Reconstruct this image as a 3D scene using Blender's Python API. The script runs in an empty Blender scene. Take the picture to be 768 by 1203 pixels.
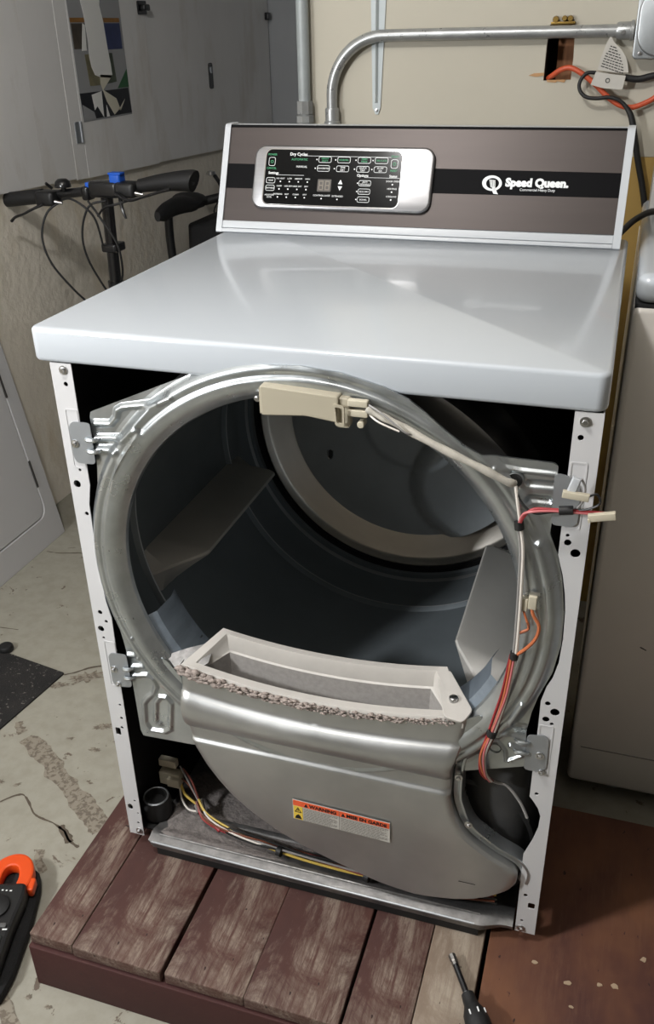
import bpy, bmesh, math, random
from mathutils import Matrix, Vector
random.seed(7)
S = bpy.context.scene
COL = S.collection
pi = math.pi

# ---------------------------------------------------------------- camera, world, lamps, exposure
# frame used while building: x to the right along the dryer front (left side 0, right side .683),
# y backwards from the front flanges, z up from the platform top; everything is lifted by LIFT at the end
W = .683
LIFT = .117          # platform height above the floor
cam = bpy.data.cameras.new('camera'); cam_o = bpy.data.objects.new('camera', cam); COL.objects.link(cam_o)
cam_o.location = (.67955, -.94109, 1.22928)
cam_o.rotation_mode = 'XYZ'; cam_o.rotation_euler = (1.0784051, .0196579, .3089179)
cam.sensor_fit = 'HORIZONTAL'; cam.sensor_width = 36; cam.lens = 1057.267 / 768 * 36
cam.clip_start = .02; cam.clip_end = 60
S.camera = cam_o
wd = bpy.data.worlds.new('world'); S.world = wd; wd.use_nodes = True
wd.node_tree.nodes['Background'].inputs[0].default_value = (.8, .85, 1, 1)
wd.node_tree.nodes['Background'].inputs[1].default_value = .2


def lamp(name, loc, power, size, col=(1, .97, .93), kind='POINT', rot=None):
    l = bpy.data.lights.new(name, kind); l.energy = power; l.color = col
    if kind == 'POINT': l.shadow_soft_size = size
    else: l.shape = 'RECTANGLE'; l.size = size[0]; l.size_y = size[1]
    o = bpy.data.objects.new(name, l); COL.objects.link(o); o.location = loc
    if rot: o.rotation_euler = rot
    return o


def aim(a, b): return (Vector(b) - Vector(a)).to_track_quat('-Z', 'Y').to_euler()


lamp('ceiling_bulb', (.02, -.50, 2.10), 37, .055, (1, .985, .97))
FL = (-.80, -1.12, 1.30)
lamp('fill_light', FL, 18, (.17, .17), (.97, .985, 1), 'AREA', aim(FL, (.35, .1, .45)))  # unseen fill added low at front left to brighten the drum
S.view_settings.view_transform = 'Standard'
S.view_settings.look = 'None'
S.view_settings.gamma = 1
S.view_settings.exposure = .54
S.view_settings.use_curve_mapping = False


# ---------------------------------------------------------------- materials
def lin(c): return tuple((v / 255 / 12.92) if v / 255 <= .04045 else ((v / 255 + .055) / 1.055) ** 2.4 for v in c)


MATS = {}


def new_mat(name):
    m = bpy.data.materials.new(name); m.use_nodes = True
    nt = m.node_tree; b = nt.nodes['Principled BSDF']
    return m, nt, b


def nd(nt, t, **kw):
    n = nt.nodes.new(t)
    for k, v in kw.items():
        if k in n.inputs: n.inputs[k].default_value = v
        else: setattr(n, k, v)
    return n


def coords(nt, scale=(1, 1, 1), rot=(0, 0, 0), kind='Object'):
    tc = nd(nt, 'ShaderNodeTexCoord'); mp = nd(nt, 'ShaderNodeMapping')
    mp.inputs['Scale'].default_value = scale; mp.inputs['Rotation'].default_value = rot
    nt.links.new(tc.outputs[kind], mp.inputs[0]); return mp.outputs[0]


def noise(nt, vec, scale=10, detail=4, rough=.6, dist=0):
    n = nd(nt, 'ShaderNodeTexNoise'); n.inputs['Scale'].default_value = scale; n.inputs['Detail'].default_value = detail
    n.inputs['Roughness'].default_value = rough; n.inputs['Distortion'].default_value = dist
    nt.links.new(vec, n.inputs['Vector']); return n.outputs[0]


def ramp(nt, fac, stops):
    r = nd(nt, 'ShaderNodeValToRGB'); e = r.color_ramp.elements
    while len(e) < len(stops): e.new(.5)
    for i, (p, c) in enumerate(stops):
        e[i].position = p; e[i].color = (c, c, c, 1) if isinstance(c, (int, float)) else (*c[:3], 1)
    nt.links.new(fac, r.inputs[0]); return r.outputs[0]


def mix(nt, fac, a, b):
    m = nd(nt, 'ShaderNodeMix', data_type='RGBA')
    for s, v in ((m.inputs[0], fac), (m.inputs[6], a), (m.inputs[7], b)):
        if isinstance(v, (int, float)): s.default_value = v
        elif isinstance(v, tuple): s.default_value = (*v[:3], 1)
        else: nt.links.new(v, s)
    return m.outputs[2]


def bumpn(nt, b, h, strength=.3, dist=.002):
    n = nd(nt, 'ShaderNodeBump'); n.inputs['Strength'].default_value = strength; n.inputs['Distance'].default_value = dist
    nt.links.new(h, n.inputs['Height']); nt.links.new(n.outputs[0], b.inputs['Normal'])


def M(name, col, rough=.5, metal=0, var=0, scale=20, bump=0, bscale=60, coat=0, stretch=(1, 1, 1), rvar=0, spec=.5, bdist=.002):
    if name in MATS: return MATS[name]
    m, nt, b = new_mat(name); c = lin(col)
    b.inputs['Base Color'].default_value = (*c, 1); b.inputs['Roughness'].default_value = rough
    b.inputs['Metallic'].default_value = metal; b.inputs['Coat Weight'].default_value = coat
    b.inputs['Specular IOR Level'].default_value = spec
    if var or bump or rvar:
        v = coords(nt, stretch)
        if var:
            f = noise(nt, v, scale)
            nt.links.new(ramp(nt, f, [(.3, tuple(x * (1 - var) for x in c)), (.7, tuple(min(1, x * (1 + var)) for x in c))]), b.inputs['Base Color'])
        if rvar:
            f = noise(nt, v, scale * 1.7, 5)
            nt.links.new(ramp(nt, f, [(.3, max(.03, rough - rvar)), (.7, min(1, rough + rvar))]), b.inputs['Roughness'])
        if bump: bumpn(nt, b, noise(nt, v, bscale, 5), bump, bdist)
    MATS[name] = m; return m


white = M('white_enamel', (180, 186, 192), .22, coat=.3)
white_panel = M('white_painted_steel', (192, 192, 193), .38)
white_washer = M('washer_enamel', (222, 218, 211), .35, var=.04, scale=4)
white_plastic = M('white_plastic', (178, 182, 186), .4)
filter_plastic = M('filter_plastic', (184, 180, 174), .5, var=.05, scale=30)
filter_grey = M('filter_screen_grey', (150, 146, 142), .7, var=.12, scale=120)
beige = M('beige_plastic', (162, 155, 137), .45)
connector = M('connector_plastic', (182, 175, 156), .5)
galv = M('galvanised_steel', (178, 183, 185), .33, .9, var=.22, scale=11, rvar=.10, bump=.05, bscale=40)
galv_cover = M('galvanised_cover', (174, 175, 174), .38, .84, var=.13, scale=6, rvar=.08, bump=.05, bscale=25)
galv_dusty = M('galvanised_dusty', (126, 125, 124), .46, .75, var=.25, scale=45, rvar=.15, bump=.2, bscale=160)
bracket_m = M('bracket_zinc', (160, 164, 168), .45, .7, var=.04)
drum_in = M('drum_interior', (108, 115, 119), .40, .2, var=.08, scale=8, rvar=.05)
drum_out = M('drum_outside', (140, 138, 136), .3, .9, var=.15, scale=10)
drum_back = M('drum_back', (206, 210, 212), .34, .4, var=.08, scale=9, rvar=.06)
steel_ring = M('stainless_ring', (214, 208, 198), .30, .85, var=.06, scale=9, stretch=(1, 6, 1))
rib_steel = M('rib_steel', (176, 178, 180), .36, .6)
baffle_m = M('baffle_grey', (190, 187, 181), .5, .1, var=.04, scale=12)
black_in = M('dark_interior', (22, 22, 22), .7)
black_felt = M('black_felt', (26, 26, 27), .85)
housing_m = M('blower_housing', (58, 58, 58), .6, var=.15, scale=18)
lint_m = M('lint', (160, 148, 141), .95, var=.28, scale=150, bump=.9, bscale=260, bdist=.004)
dust_m = M('grey_dust', (112, 106, 103), .95, var=.30, scale=90, bump=.8, bscale=210, bdist=.003)
screw_m = M('zinc_screw', (190, 190, 190), .28, 1)
console_brown = M('console_grey_brown', (62, 56, 54), .42, .6, var=.05, scale=60, stretch=(.05, 1, 1))
band_black = M('console_band_black', (12, 12, 14), .55, spec=.06)
brushed = M('brushed_silver', (150, 150, 152), .32, .9, var=.06, scale=220, stretch=(.03, 1, 1))
glossy_black = M('glossy_black', (10, 11, 12), .14, spec=.18)
silver_ink = M('silver_ink', (214, 217, 218), .4)
white_ink = M('white_ink', (226, 228, 228), .5)
green_ink = M('green_ink', (58, 152, 104), .5)
grey_ink = M('grey_ink', (120, 116, 110), .6)
digit_m = M('display_digit', (112, 104, 92), .5)
digit_bg = M('display_window', (58, 53, 48), .3)
orange_ink = M('orange_ink', (222, 92, 52), .55)
yellow_ink = M('yellow_ink', (222, 190, 70), .55)
black_ink = M('black_ink', (20, 18, 18), .6)
paper = M('paper_white', (180, 177, 170), .8, var=.04, scale=40)
black_rub = M('black_rubber', (20, 20, 21), .6)
black_plastic = M('black_plastic', (24, 24, 25), .42)
black_metal = M('black_painted_metal', (18, 18, 20), .28, coat=.3)
black_fabric = M('black_fabric', (24, 24, 25), .92, var=.3, scale=200, bump=.5, bscale=400)
chrome = M('chrome', (205, 205, 205), .15, 1)
blue_plastic = M('blue_plastic', (28, 92, 200), .4)
orange_plastic = M('orange_plastic', (214, 74, 20), .42)
orange_cord_m = M('orange_vinyl', (182, 76, 44), .5)
wire_cols = {k: M('wire_' + k, c, .45) for k, c in dict(white=(206, 200, 192), black=(26, 26, 26), red=(150, 38, 44), pink=(186, 104, 106), orange=(178, 100, 62), brown=(108, 58, 38), yellow=(196, 168, 78), grey=(138, 136, 134), maroon=(112, 58, 50)).items()}
sleeve_m = M('clear_sleeve', (182, 178, 168), .35, var=.2, scale=60)
conduit_m = M('conduit_steel', (160, 162, 162), .34, .6, var=.14, scale=30, rvar=.1)
conduit_paint = M('painted_conduit', (146, 152, 153), .45, .1, var=.1, scale=25)
box_steel = M('box_steel', (168, 172, 174), .38, .85, var=.08, scale=25)
brass = M('brass', (142, 116, 62), .35, .9)
bracket_blue = M('pale_blue_paint', (176, 184, 186), .5)
raw_wood = M('raw_brown_wood', (124, 82, 52), .8, var=.25, scale=20, stretch=(8, 1, 1))
dark_wood = M('dark_wood_stud', (48, 32, 24), .85, var=.2, scale=20)
torn = M('torn_paper_face', (176, 138, 98), .9, var=.15)


def m_floor():
    m, nt, b = new_mat('painted_concrete'); v = coords(nt)
    base = ramp(nt, noise(nt, v, 2.2, 5), [(.3, lin((138, 135, 123))), (.7, lin((152, 149, 137)))])
    fine = ramp(nt, noise(nt, v, 30, 6), [(.35, lin((132, 128, 115))), (.6, lin((152, 149, 137)))])
    c = mix(nt, .45, base, fine)
    chip = ramp(nt, noise(nt, v, 26, 5, .62, .4), [(.325, 1), (.355, 0)])
    chip2 = ramp(nt, noise(nt, coords(nt, (1, 1.6, 1)), 7.5, 6, .66, .6), [(.285, 1), (.315, 0)])
    c = mix(nt, chip, c, lin((94, 82, 71))); c = mix(nt, chip2, c, lin((102, 89, 77)))
    nt.links.new(c, b.inputs['Base Color']); b.inputs['Roughness'].default_value = .62
    bumpn(nt, b, noise(nt, v, 60, 5), .15, .002)
    return m


def m_wood(name, c1, c2, worn, amt, grain=70, rough=.75, thr=.5):
    m, nt, b = new_mat(name)
    v = coords(nt, (1, .09, 1)); v2 = coords(nt, (1, .6, 1))
    g = noise(nt, v, grain * 2.2, 10, .78, .5)
    base = mix(nt, ramp(nt, noise(nt, v2, 7, 4), [(.35, 0), (.65, 1)]), c1, c2)
    w1 = ramp(nt, g, [(thr - .07, 0), (thr + .13, 1)])
    w2 = ramp(nt, noise(nt, v2, 11, 8, .72, .6), [(.45, 0), (.68, 1)])
    mm = nd(nt, 'ShaderNodeMath', operation='MULTIPLY'); nt.links.new(w1, mm.inputs[0]); nt.links.new(w2, mm.inputs[1])
    m2 = nd(nt, 'ShaderNodeMath', operation='MULTIPLY'); nt.links.new(mm.outputs[0], m2.inputs[0]); m2.inputs[1].default_value = amt
    c = mix(nt, m2.outputs[0], base, worn)
    spk = ramp(nt, noise(nt, coords(nt, (1, .5, 1)), 85, 3, .5), [(.27, 1), (.30, 0)])
    c = mix(nt, spk, c, tuple(x * .45 for x in c1))
    nt.links.new(c, b.inputs['Base Color']); b.inputs['Roughness'].default_value = rough
    bumpn(nt, b, g, .35, .0015)
    return m


def m_wall(name, col, var, bump, bscale, stain=None, bd=.003, rough=.7):
    m, nt, b = new_mat(name); v = coords(nt); c0 = lin(col)
    c = ramp(nt, noise(nt, v, 2.5, 5), [(.3, tuple(x * (1 - var) for x in c0)), (.7, tuple(x * (1 + var) for x in c0))])
    if stain:
        c = mix(nt, ramp(nt, noise(nt, coords(nt, (1, 1, .35)), 6, 6, .65), [(.52, 0), (.66, .55)]), c, lin(stain))
    nt.links.new(c, b.inputs['Base Color']); b.inputs['Roughness'].default_value = rough
    bumpn(nt, b, noise(nt, v, bscale, 6), bump, bd)
    return m


floor_m = m_floor()
wood_red = m_wood('worn_red_planks', lin((60, 31, 26)), lin((77, 46, 38)), lin((152, 139, 125)), .9, thr=.46)
wood_side = m_wood('red_side_board', lin((56, 22, 20)), lin((62, 26, 23)), lin((112, 80, 70)), .25, thr=.56)
wood_grey = m_wood('grey_weathered_plank', lin((112, 96, 82)), lin((136, 121, 106)), lin((176, 166, 150)), .8, thr=.42)
wood_ply = m_wood('red_brown_plywood', lin((66, 34, 28)), lin((104, 66, 43)), lin((112, 80, 62)), .5, grain=60, thr=.52)
grey_wall = m_wall('grey_painted_plywood', (228, 227, 225), .05, .10, 30, (206, 201, 192))
conc_wall = m_wall('grey_concrete', (232, 225, 211), .08, .9, 22, (206, 190, 160), .006, .85)
cream = m_wall('cream_wall', (176, 171, 157), .03, .08, 40)
yellow_wall = m_wall('yellowed_wall', (172, 142, 78), .10, .1, 30, (110, 74, 40))
dark_alcove = m_wall('alcove_wall', (150, 152, 154), .06, .1, 30)
dim_wall = m_wall('dim_grey_wall', (146, 142, 136), .05, .1, 30)
pale_wall = m_wall('pale_wall', (204, 201, 194), .05, .1, 30)
ceil_m = m_wall('ceiling_paint', (196, 191, 184), .04, .1, 20)


# ---------------------------------------------------------------- geometry helpers
ORG = {}


class G:
    def __init__(s): s.v = []; s.f = []

    def add(s, vs, fs, mat=None):
        o = len(s.v)
        s.v += [tuple(mat @ Vector(p)) if mat else tuple(p) for p in vs]
        s.f += [tuple(i + o for i in f) for f in fs]; return s

    def box(s, a, b, mat=None):
        x0, y0, z0 = a; x1, y1, z1 = b
        return s.add([(x0, y0, z0), (x1, y0, z0), (x1, y1, z0), (x0, y1, z0), (x0, y0, z1), (x1, y0, z1), (x1, y1, z1), (x0, y1, z1)],
                     [(3, 2, 1, 0), (4, 5, 6, 7), (0, 1, 5, 4), (1, 2, 6, 5), (2, 3, 7, 6), (3, 0, 4, 7)], mat)

    def slab(s, x0, x1, y0, y1, z0, z1, r=.005, e=.002, mat=None, n=5, both=True, taper=0):
        """box with rounded corners in plan (radius r) and rounded top/bottom edges (e)"""
        r = min(r, (x1 - x0) / 2 - 1e-5, (y1 - y0) / 2 - 1e-5); e = min(e, (z1 - z0) / 2.01, max(r, e))
        lev = []
        k = 3
        if both: lev += [(z0 + e * (1 - math.cos(t * pi / 2 / k)), e * (1 - math.sin(t * pi / 2 / k))) for t in range(k + 1)]
        else: lev += [(z0, 0)]
        lev += [(z1 - e * (1 - math.sin(t * pi / 2 / k)), e * (1 - math.cos(t * pi / 2 / k))) for t in range(k + 1)]
        vs = []; m = 4 * (n + 1)
        for z, i in lev:
            i2 = i + taper * (z - z0) / (z1 - z0)
            rr = max(r - i, 1e-5)
            for q, (cx, cy) in enumerate(((x1 - i2 - rr, y1 - i2 - rr), (x0 + i2 + rr, y1 - i2 - rr), (x0 + i2 + rr, y0 + i2 + rr), (x1 - i2 - rr, y0 + i2 + rr))):
                for t in range(n + 1):
                    a = q * pi / 2 + t / n * pi / 2
                    vs.append((cx + rr * math.cos(a), cy + rr * math.sin(a), z))
        fs = [tuple(range(m - 1, -1, -1)), tuple(range((len(lev) - 1) * m, len(lev) * m))]
        for l in range(len(lev) - 1):
            for t in range(m): u = (t + 1) % m; fs.append((l * m + t, l * m + u, (l + 1) * m + u, (l + 1) * m + t))
        return s.add(vs, fs, mat)

    def tube(s, pts, r, n=8, smooth=4, caps=True, flat=1):
        P = [Vector(p) for p in pts]
        if smooth and len(P) > 2:
            Q = []
            for i in range(len(P) - 1):
                a, b, c, d = P[max(i - 1, 0)], P[i], P[i + 1], P[min(i + 2, len(P) - 1)]
                for t in range(smooth):
                    u = t / smooth
                    Q.append(.5 * ((2 * b) + (c - a) * u + (2 * a - 5 * b + 4 * c - d) * u * u + (3 * b - a - 3 * c + d) * u ** 3))
            Q.append(P[-1]); P = Q
        R = r if callable(r) else (lambda t: r)
        T = [(P[min(i + 1, len(P) - 1)] - P[max(i - 1, 0)]).normalized() for i in range(len(P))]
        up = Vector((0, 0, 1)) if abs(T[0].z) < .9 else Vector((1, 0, 0))
        nrm = T[0].cross(up).normalized(); vs = []
        for i, p in enumerate(P):
            nrm = (nrm - T[i] * nrm.dot(T[i])).normalized(); bn = T[i].cross(nrm)
            rr = R(i / (len(P) - 1))
            for k in range(n):
                a = 2 * pi * k / n; vs.append(p + nrm * rr * math.cos(a) + bn * rr * flat * math.sin(a))
        fs = [(i * n + k, i * n + (k + 1) % n, (i + 1) * n + (k + 1) % n, (i + 1) * n + k) for i in range(len(P) - 1) for k in range(n)]
        if caps: fs += [tuple(range(n - 1, -1, -1)), tuple(range((len(P) - 1) * n, len(P) * n))]
        return s.add(vs, fs)

    def cyl(s, a, b, r0, r1=None, n=16):
        r1 = r0 if r1 is None else r1
        return s.tube([a, b], lambda t: r0 + (r1 - r0) * t, n, 0)

    def lathe(s, prof, c, axis='y', n=64, a0=0, a1=2 * pi, mat=None):
        """prof: (radius, along); ring around axis through c"""
        full = abs(a1 - a0 - 2 * pi) < 1e-6; m = n if full else n + 1; vs = []
        for r, h in prof:
            for k in range(m):
                a = a0 + (a1 - a0) * k / n; ca, sa = r * math.cos(a), r * math.sin(a)
                vs.append((c[0] + ca, c[1] + h, c[2] + sa) if axis == 'y' else (c[0] + ca, c[1] + sa, c[2] + h) if axis == 'z' else (c[0] + h, c[1] + ca, c[2] + sa))
        fs = []
        for i in range(len(prof) - 1):
            for k in range(n): u = (k + 1) % m; fs.append((i * m + k, (i + 1) * m + k, (i + 1) * m + u, i * m + u))
        return s.add(vs, fs, mat)

    def grid(s, rows, flip=False):
        o = []; nc = len(rows[0]); vs = [p for r in rows for p in r]
        for i in range(len(rows) - 1):
            for j in range(nc - 1):
                q = (i * nc + j, i * nc + j + 1, (i + 1) * nc + j + 1, (i + 1) * nc + j); o.append(q[::-1] if flip else q)
        return s.add(vs, o)

    def curve(s, cu, mat):
        o = bpy.data.objects.new('tmp', cu); me = o.to_mesh()
        s.add([v.co.copy() for v in me.vertices], [tuple(p.vertices) for p in me.polygons], mat)
        o.to_mesh_clear(); bpy.data.objects.remove(o); bpy.data.curves.remove(cu); return s

    def plate(s, outline, t, mat, holes=(), bevel=0):
        """flat plate: 2-D outline with holes, centred thickness t along local z"""
        cu = bpy.data.curves.new('tmp', 'CURVE'); cu.dimensions = '2D'; cu.fill_mode = 'BOTH'
        cu.extrude = max(t / 2 - bevel, 1e-5); cu.bevel_depth = bevel; cu.bevel_resolution = 1
        if bevel: cu.offset = -bevel
        for L in [outline] + list(holes):
            sp = cu.splines.new('POLY'); sp.points.add(len(L) - 1); sp.use_cyclic_u = True
            for p, q in zip(sp.points, L): p.co = (q[0], q[1], 0, 1)
        return s.curve(cu, mat)

    def text(s, txt, size, mat, align='LEFT', bold=0, ex=.0002, space=1):
        cu = bpy.data.curves.new('tmp', 'FONT'); cu.body = txt; cu.size = size; cu.align_x = align; cu.align_y = 'BOTTOM_BASELINE'
        cu.extrude = ex; cu.offset = bold; cu.space_character = space; cu.resolution_u = 3
        return s.curve(cu, mat)

    def obj(s, name, m, parent=None, label=None, cat=None, group=None, kind=None, sharp=40):
        lo = [min(v[i] for v in s.v) for i in range(3)]; hi = [max(v[i] for v in s.v) for i in range(3)]
        org = Vector(((lo[0] + hi[0]) / 2, (lo[1] + hi[1]) / 2, lo[2]))
        me = bpy.data.meshes.new(name)
        me.from_pydata([(v[0] - org.x, v[1] - org.y, v[2] - org.z) for v in s.v], [], s.f)
        me.materials.append(m); me.validate(); me.shade_smooth()
        try: me.set_sharp_from_angle(angle=math.radians(sharp))
        except Exception: pass
        o = bpy.data.objects.new(name, me); COL.objects.link(o)
        ORG[o.name] = org
        if parent: o.parent = parent; o.location = org - ORG[parent.name]
        else: o.location = org
        tag(o, label, cat, group, kind); return o


def tag(o, label=None, cat=None, group=None, kind=None):
    for k, v in (('label', label), ('category', cat), ('group', group), ('kind', kind)):
        if v: o[k] = v
    return o


def thing(name, loc, label, cat, group=None):
    o = bpy.data.objects.new(name, None); COL.objects.link(o); o.location = loc; o.empty_display_size = .05
    ORG[o.name] = Vector(loc); return tag(o, label, cat, group)


def copy_part(o, world_org, parent):
    c = o.copy(); COL.objects.link(c); c.parent = parent; ORG[c.name] = Vector(world_org); c.location = Vector(world_org) - ORG[parent.name]; return c


# local frames: FR maps (u, v, depth) -> front-facing plane (x, z) with depth towards the viewer (-y)
def front(y): return Matrix(((1, 0, 0, 0), (0, 0, -1, y), (0, 1, 0, 0), (0, 0, 0, 1)))


def wall_x(x): return Matrix(((0, 0, 1, x), (1, 0, 0, 0), (0, 1, 0, 0), (0, 0, 0, 1)))   # (u->y, v->z, depth->+x)


def circle(c, r, n=14, ry=None): return [(c[0] + r * math.cos(2 * pi * k / n), c[1] + (ry or r) * math.sin(2 * pi * k / n)) for k in range(n)]


def rrect(x0, x1, y0, y1, r, n=5):
    L = []
    for q, (cx, cy) in enumerate(((x1 - r, y1 - r), (x0 + r, y1 - r), (x0 + r, y0 + r), (x1 - r, y0 + r))):
        L += [(cx + r * math.cos(q * pi / 2 + t / n * pi / 2), cy + r * math.sin(q * pi / 2 + t / n * pi / 2)) for t in range(n + 1)]
    return L


def rpoly(P, r, n=4):
    """round the corners of a polygon"""
    out = []
    for i, p in enumerate(P):
        a = Vector(P[i - 1]); b = Vector(p); c = Vector(P[(i + 1) % len(P)])
        d0 = (a - b); d1 = (c - b); k = min(r, d0.length * .45, d1.length * .45)
        s0 = b + d0.normalized() * k; s1 = b + d1.normalized() * k
        for t in range(n + 1):
            u = t / n; q = s0 * (1 - u) ** 2 + b * 2 * u * (1 - u) + s1 * u * u; out.append((q.x, q.y))
    return out


def spline2(P, k=4, closed=False):
    out = []; n = len(P); V = [Vector(p) for p in P]
    for i in range(n if closed else n - 1):
        a, b, c, d = (V[(i - 1) % n], V[i], V[(i + 1) % n], V[(i + 2) % n]) if closed else (V[max(i - 1, 0)], V[i], V[i + 1], V[min(i + 2, n - 1)])
        for t in range(k):
            u = t / k; q = .5 * ((2 * b) + (c - a) * u + (2 * a - 5 * b + 4 * c - d) * u * u + (3 * b - a - 3 * c + d) * u ** 3); out.append(tuple(q))
    if not closed: out.append(tuple(V[-1]))
    return out


def sm(a, b, t):
    t = max(0, min(1, (t - a) / (b - a))); return t * t * (3 - 2 * t)


def screw(parent, x, y, z, r=.005, name='screw'):
    """hex washer-head screw facing the viewer"""
    g = G(); g.lathe([(0, -.0045), (r * .55, -.0045), (r * .62, -.004), (r * .65, -.0015), (r, -.001), (r, .0005)], (x, y, z), 'y', 6)
    g.lathe([(r * .62, -.0012), (r * 1.15, -.001), (r * 1.2, .0004)], (x, y, z), 'y', 16)
    return g.obj(name, screw_m, parent, sharp=30)


# ================================================================ the room
FLOOR = -LIFT
XL, YB, XR, YF, ZC, YA = -.975, 1.15, 2.4, -4.2, 2.32, 3.35
floor = G().box((XL - .1, YF - .1, FLOOR - .1), (XR + .1, YA + .1, FLOOR)).obj('floor', floor_m, kind='structure')
G().box((XL - .1, YF - .1, ZC), (XR + .1, YA + .1, ZC + .08)).obj('ceiling', ceil_m, kind='structure')
wall_l = G().box((XL - .1, YF, FLOOR), (XL, YA, ZC)).obj('wall_left', conc_wall, kind='structure')
G().box((XR, YF, FLOOR), (XR + .1, YB, ZC)).obj('wall_right', dim_wall, kind='structure')
G().box((XL, YF - .1, FLOOR), (XR, YF, ZC)).obj('wall_front', pale_wall, kind='structure')
G().box((XL, YA, FLOOR), (.1, YA + .1, ZC)).obj('wall_alcove', dark_alcove, kind='structure')
XE = -.030
hole = [(.4775, 1.127), (.5325, 1.1285), (.5335, 1.17), (.531, 1.229), (.481, 1.2285), (.4785, 1.19)]
wb = G().plate([(XE, .985), (.42, .983), (XR, .986), (XR, ZC), (XE, ZC)], .014, front(YB + .007), [hole]).obj('wall_back', cream, kind='structure')
G().plate([(XE, FLOOR), (XR, FLOOR), (XR, .986), (.7, .984), (.42, .983), (XE, .985)], .014, front(YB + .007)).obj('wall_back_lower', yellow_wall, kind='structure')
G().box((XE + .001, YB + .014, FLOOR), (.10, YA, ZC)).obj('wall_alcove_right', dark_alcove, kind='structure')
# the hole in the wall board: dark cavity, stud and torn paper
G().box((.10, YB + .10, FLOOR), (XR, YB + .14, ZC)).obj('cavity_back', dark_wood, wb)
G().box((.497, YB + .055, 1.10), (.54, YB + .10, 1.26)).obj('wood_block', raw_wood, wb)
G().box((.470, YB + .016, 1.0), (.4775, YB + .10, 1.26)).obj('wall_stud', dark_wood, wb)
G().plate([(.447, 1.137), (.458, 1.141), (.478, 1.142), (.478, 1.1365), (.462, 1.1345)], .002, front(YB - .001)).obj('torn_paper', torn, wb)
G().plate([(.484, 1.1285), (.486, 1.1245), (.503, 1.1235), (.506, 1.126), (.52, 1.1235), (.523, 1.129)], .002, front(YB - .001)).obj('torn_paper', torn, wb)

# left wall: plywood sheets above the concrete, their lower edge sloping a little


def ledge(y): return .835 - .034 * (y - 1.64)


def sheet(y0, y1, name='wall_panel', t=.012, m=grey_wall, parent=wall_l, z1=None, zoff=0):
    g = G().plate([(y0, ledge(y0) + zoff), (y1, ledge(y1) + zoff), (y1, z1 or ZC - .01), (y0, z1 or ZC - .01)], t, wall_x(XL + t / 2))
    return g.obj(name, m, parent)


for a, b in ((-1.2, .2415), (.2423, 1.4560), (1.4568, 1.6312), (2.1790, 2.4056), (2.4064, 3.34)): sheet(a, b)
G().plate([(YF + .01, ledge(-1.2)), (-1.203, ledge(-1.2)), (-1.203, ZC - .01), (YF + .01, ZC - .01)], .012, wall_x(XL + .006)).obj('wall_panel', grey_wall, wall_l)
d1 = sheet(1.6992, 2.178, 'door_1', .0135, zoff=-.004, parent=None); tag(d1, kind='structure')
sheet(1.632, 1.698, 'door_stile', .0128, parent=d1, zoff=-.004)
for zc in (.965, 1.42):
    h = G().plate(rrect(1.655, 1.678, zc - .03, zc + .03, .003), .003, wall_x(XL + .0145))
    h.cyl((XL + .017, 1.684, zc - .03), (XL + .017, 1.684, zc + .03), .005, n=10)
    h.obj('hinge', bracket_m, d1)
lt = G().plate(rrect(2.13, 2.19, 1.285, 1.325, .004), .004, wall_x(XL + .0155)); lt.slab(2.14, 2.18, 1.295, 1.315, 0, .02, .006, .004, wall_x(XL + .0175)); lt.obj('door_latch', black_metal, d1)
s = G().plate(rrect(2.664, 2.700, 1.030, 1.122, .010), .004, wall_x(XL + .013)); s.obj('slot_plate', black_metal, wall_l)
G().slab(2.673, 2.690, 1.085, 1.108, 0, .004, .004, .001, wall_x(XL + .0145)).obj('slot_latch', bracket_m, wall_l)
G().slab(3.30, 3.33, 1.27, 1.30, 0, .02, .005, .003, wall_x(XL + .012)).obj('hook', black_metal, wall_l)

# bare patches and cracks where the floor paint has flaked


def ribbon(pts, widths, jag, name, m, z=FLOOR + .0006, k=14):
    P = spline2(pts, k); n = len(P); L = []; Rr = []
    def jit(step):
        q = [random.uniform(-1, 1) for _ in range(n // step + 3)]; return [q[i // step] + (q[i // step + 1] - q[i // step]) * sm(0, 1, i % step / step) for i in range(n)]
    ja, jb, jc, jd = jit(8), jit(3), jit(9), jit(3)
    for i, p in enumerate(P):
        a = Vector(P[max(i - 1, 0)]); b = Vector(P[min(i + 1, n - 1)]); t = (b - a).normalized(); nn = Vector((-t.y, t.x))
        w = widths[0] + (widths[1] - widths[0]) * i / (n - 1)
        if i in (0, n - 1): w *= .3
        L.append((p[0] + nn.x * (w + jag * (.7 * ja[i] + .5 * jb[i])), p[1] + nn.y * (w + jag * (.7 * ja[i] + .5 * jb[i])), z))
        Rr.append((p[0] - nn.x * (w + jag * (.7 * jc[i] + .5 * jd[i])), p[1] - nn.y * (w + jag * (.7 * jc[i] + .5 * jd[i])), z))
    return G().grid([L, Rr], True).obj(name, m, floor)


def m_bare():
    m, nt, b = new_mat('bare_concrete'); v = coords(nt)
    f = ramp(nt, noise(nt, v, 95, 4, .6, .5), [(.44, 0), (.52, 1)])
    c = mix(nt, f, lin((104, 95, 84)), lin((134, 127, 114))); nt.links.new(c, b.inputs['Base Color']); b.inputs['Roughness'].default_value = .9
    bumpn(nt, b, f, .4, .001); return m


bare = m_bare()
crack_m = M('crack_dark', (84, 75, 64), .95, var=.2, scale=80)


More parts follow.
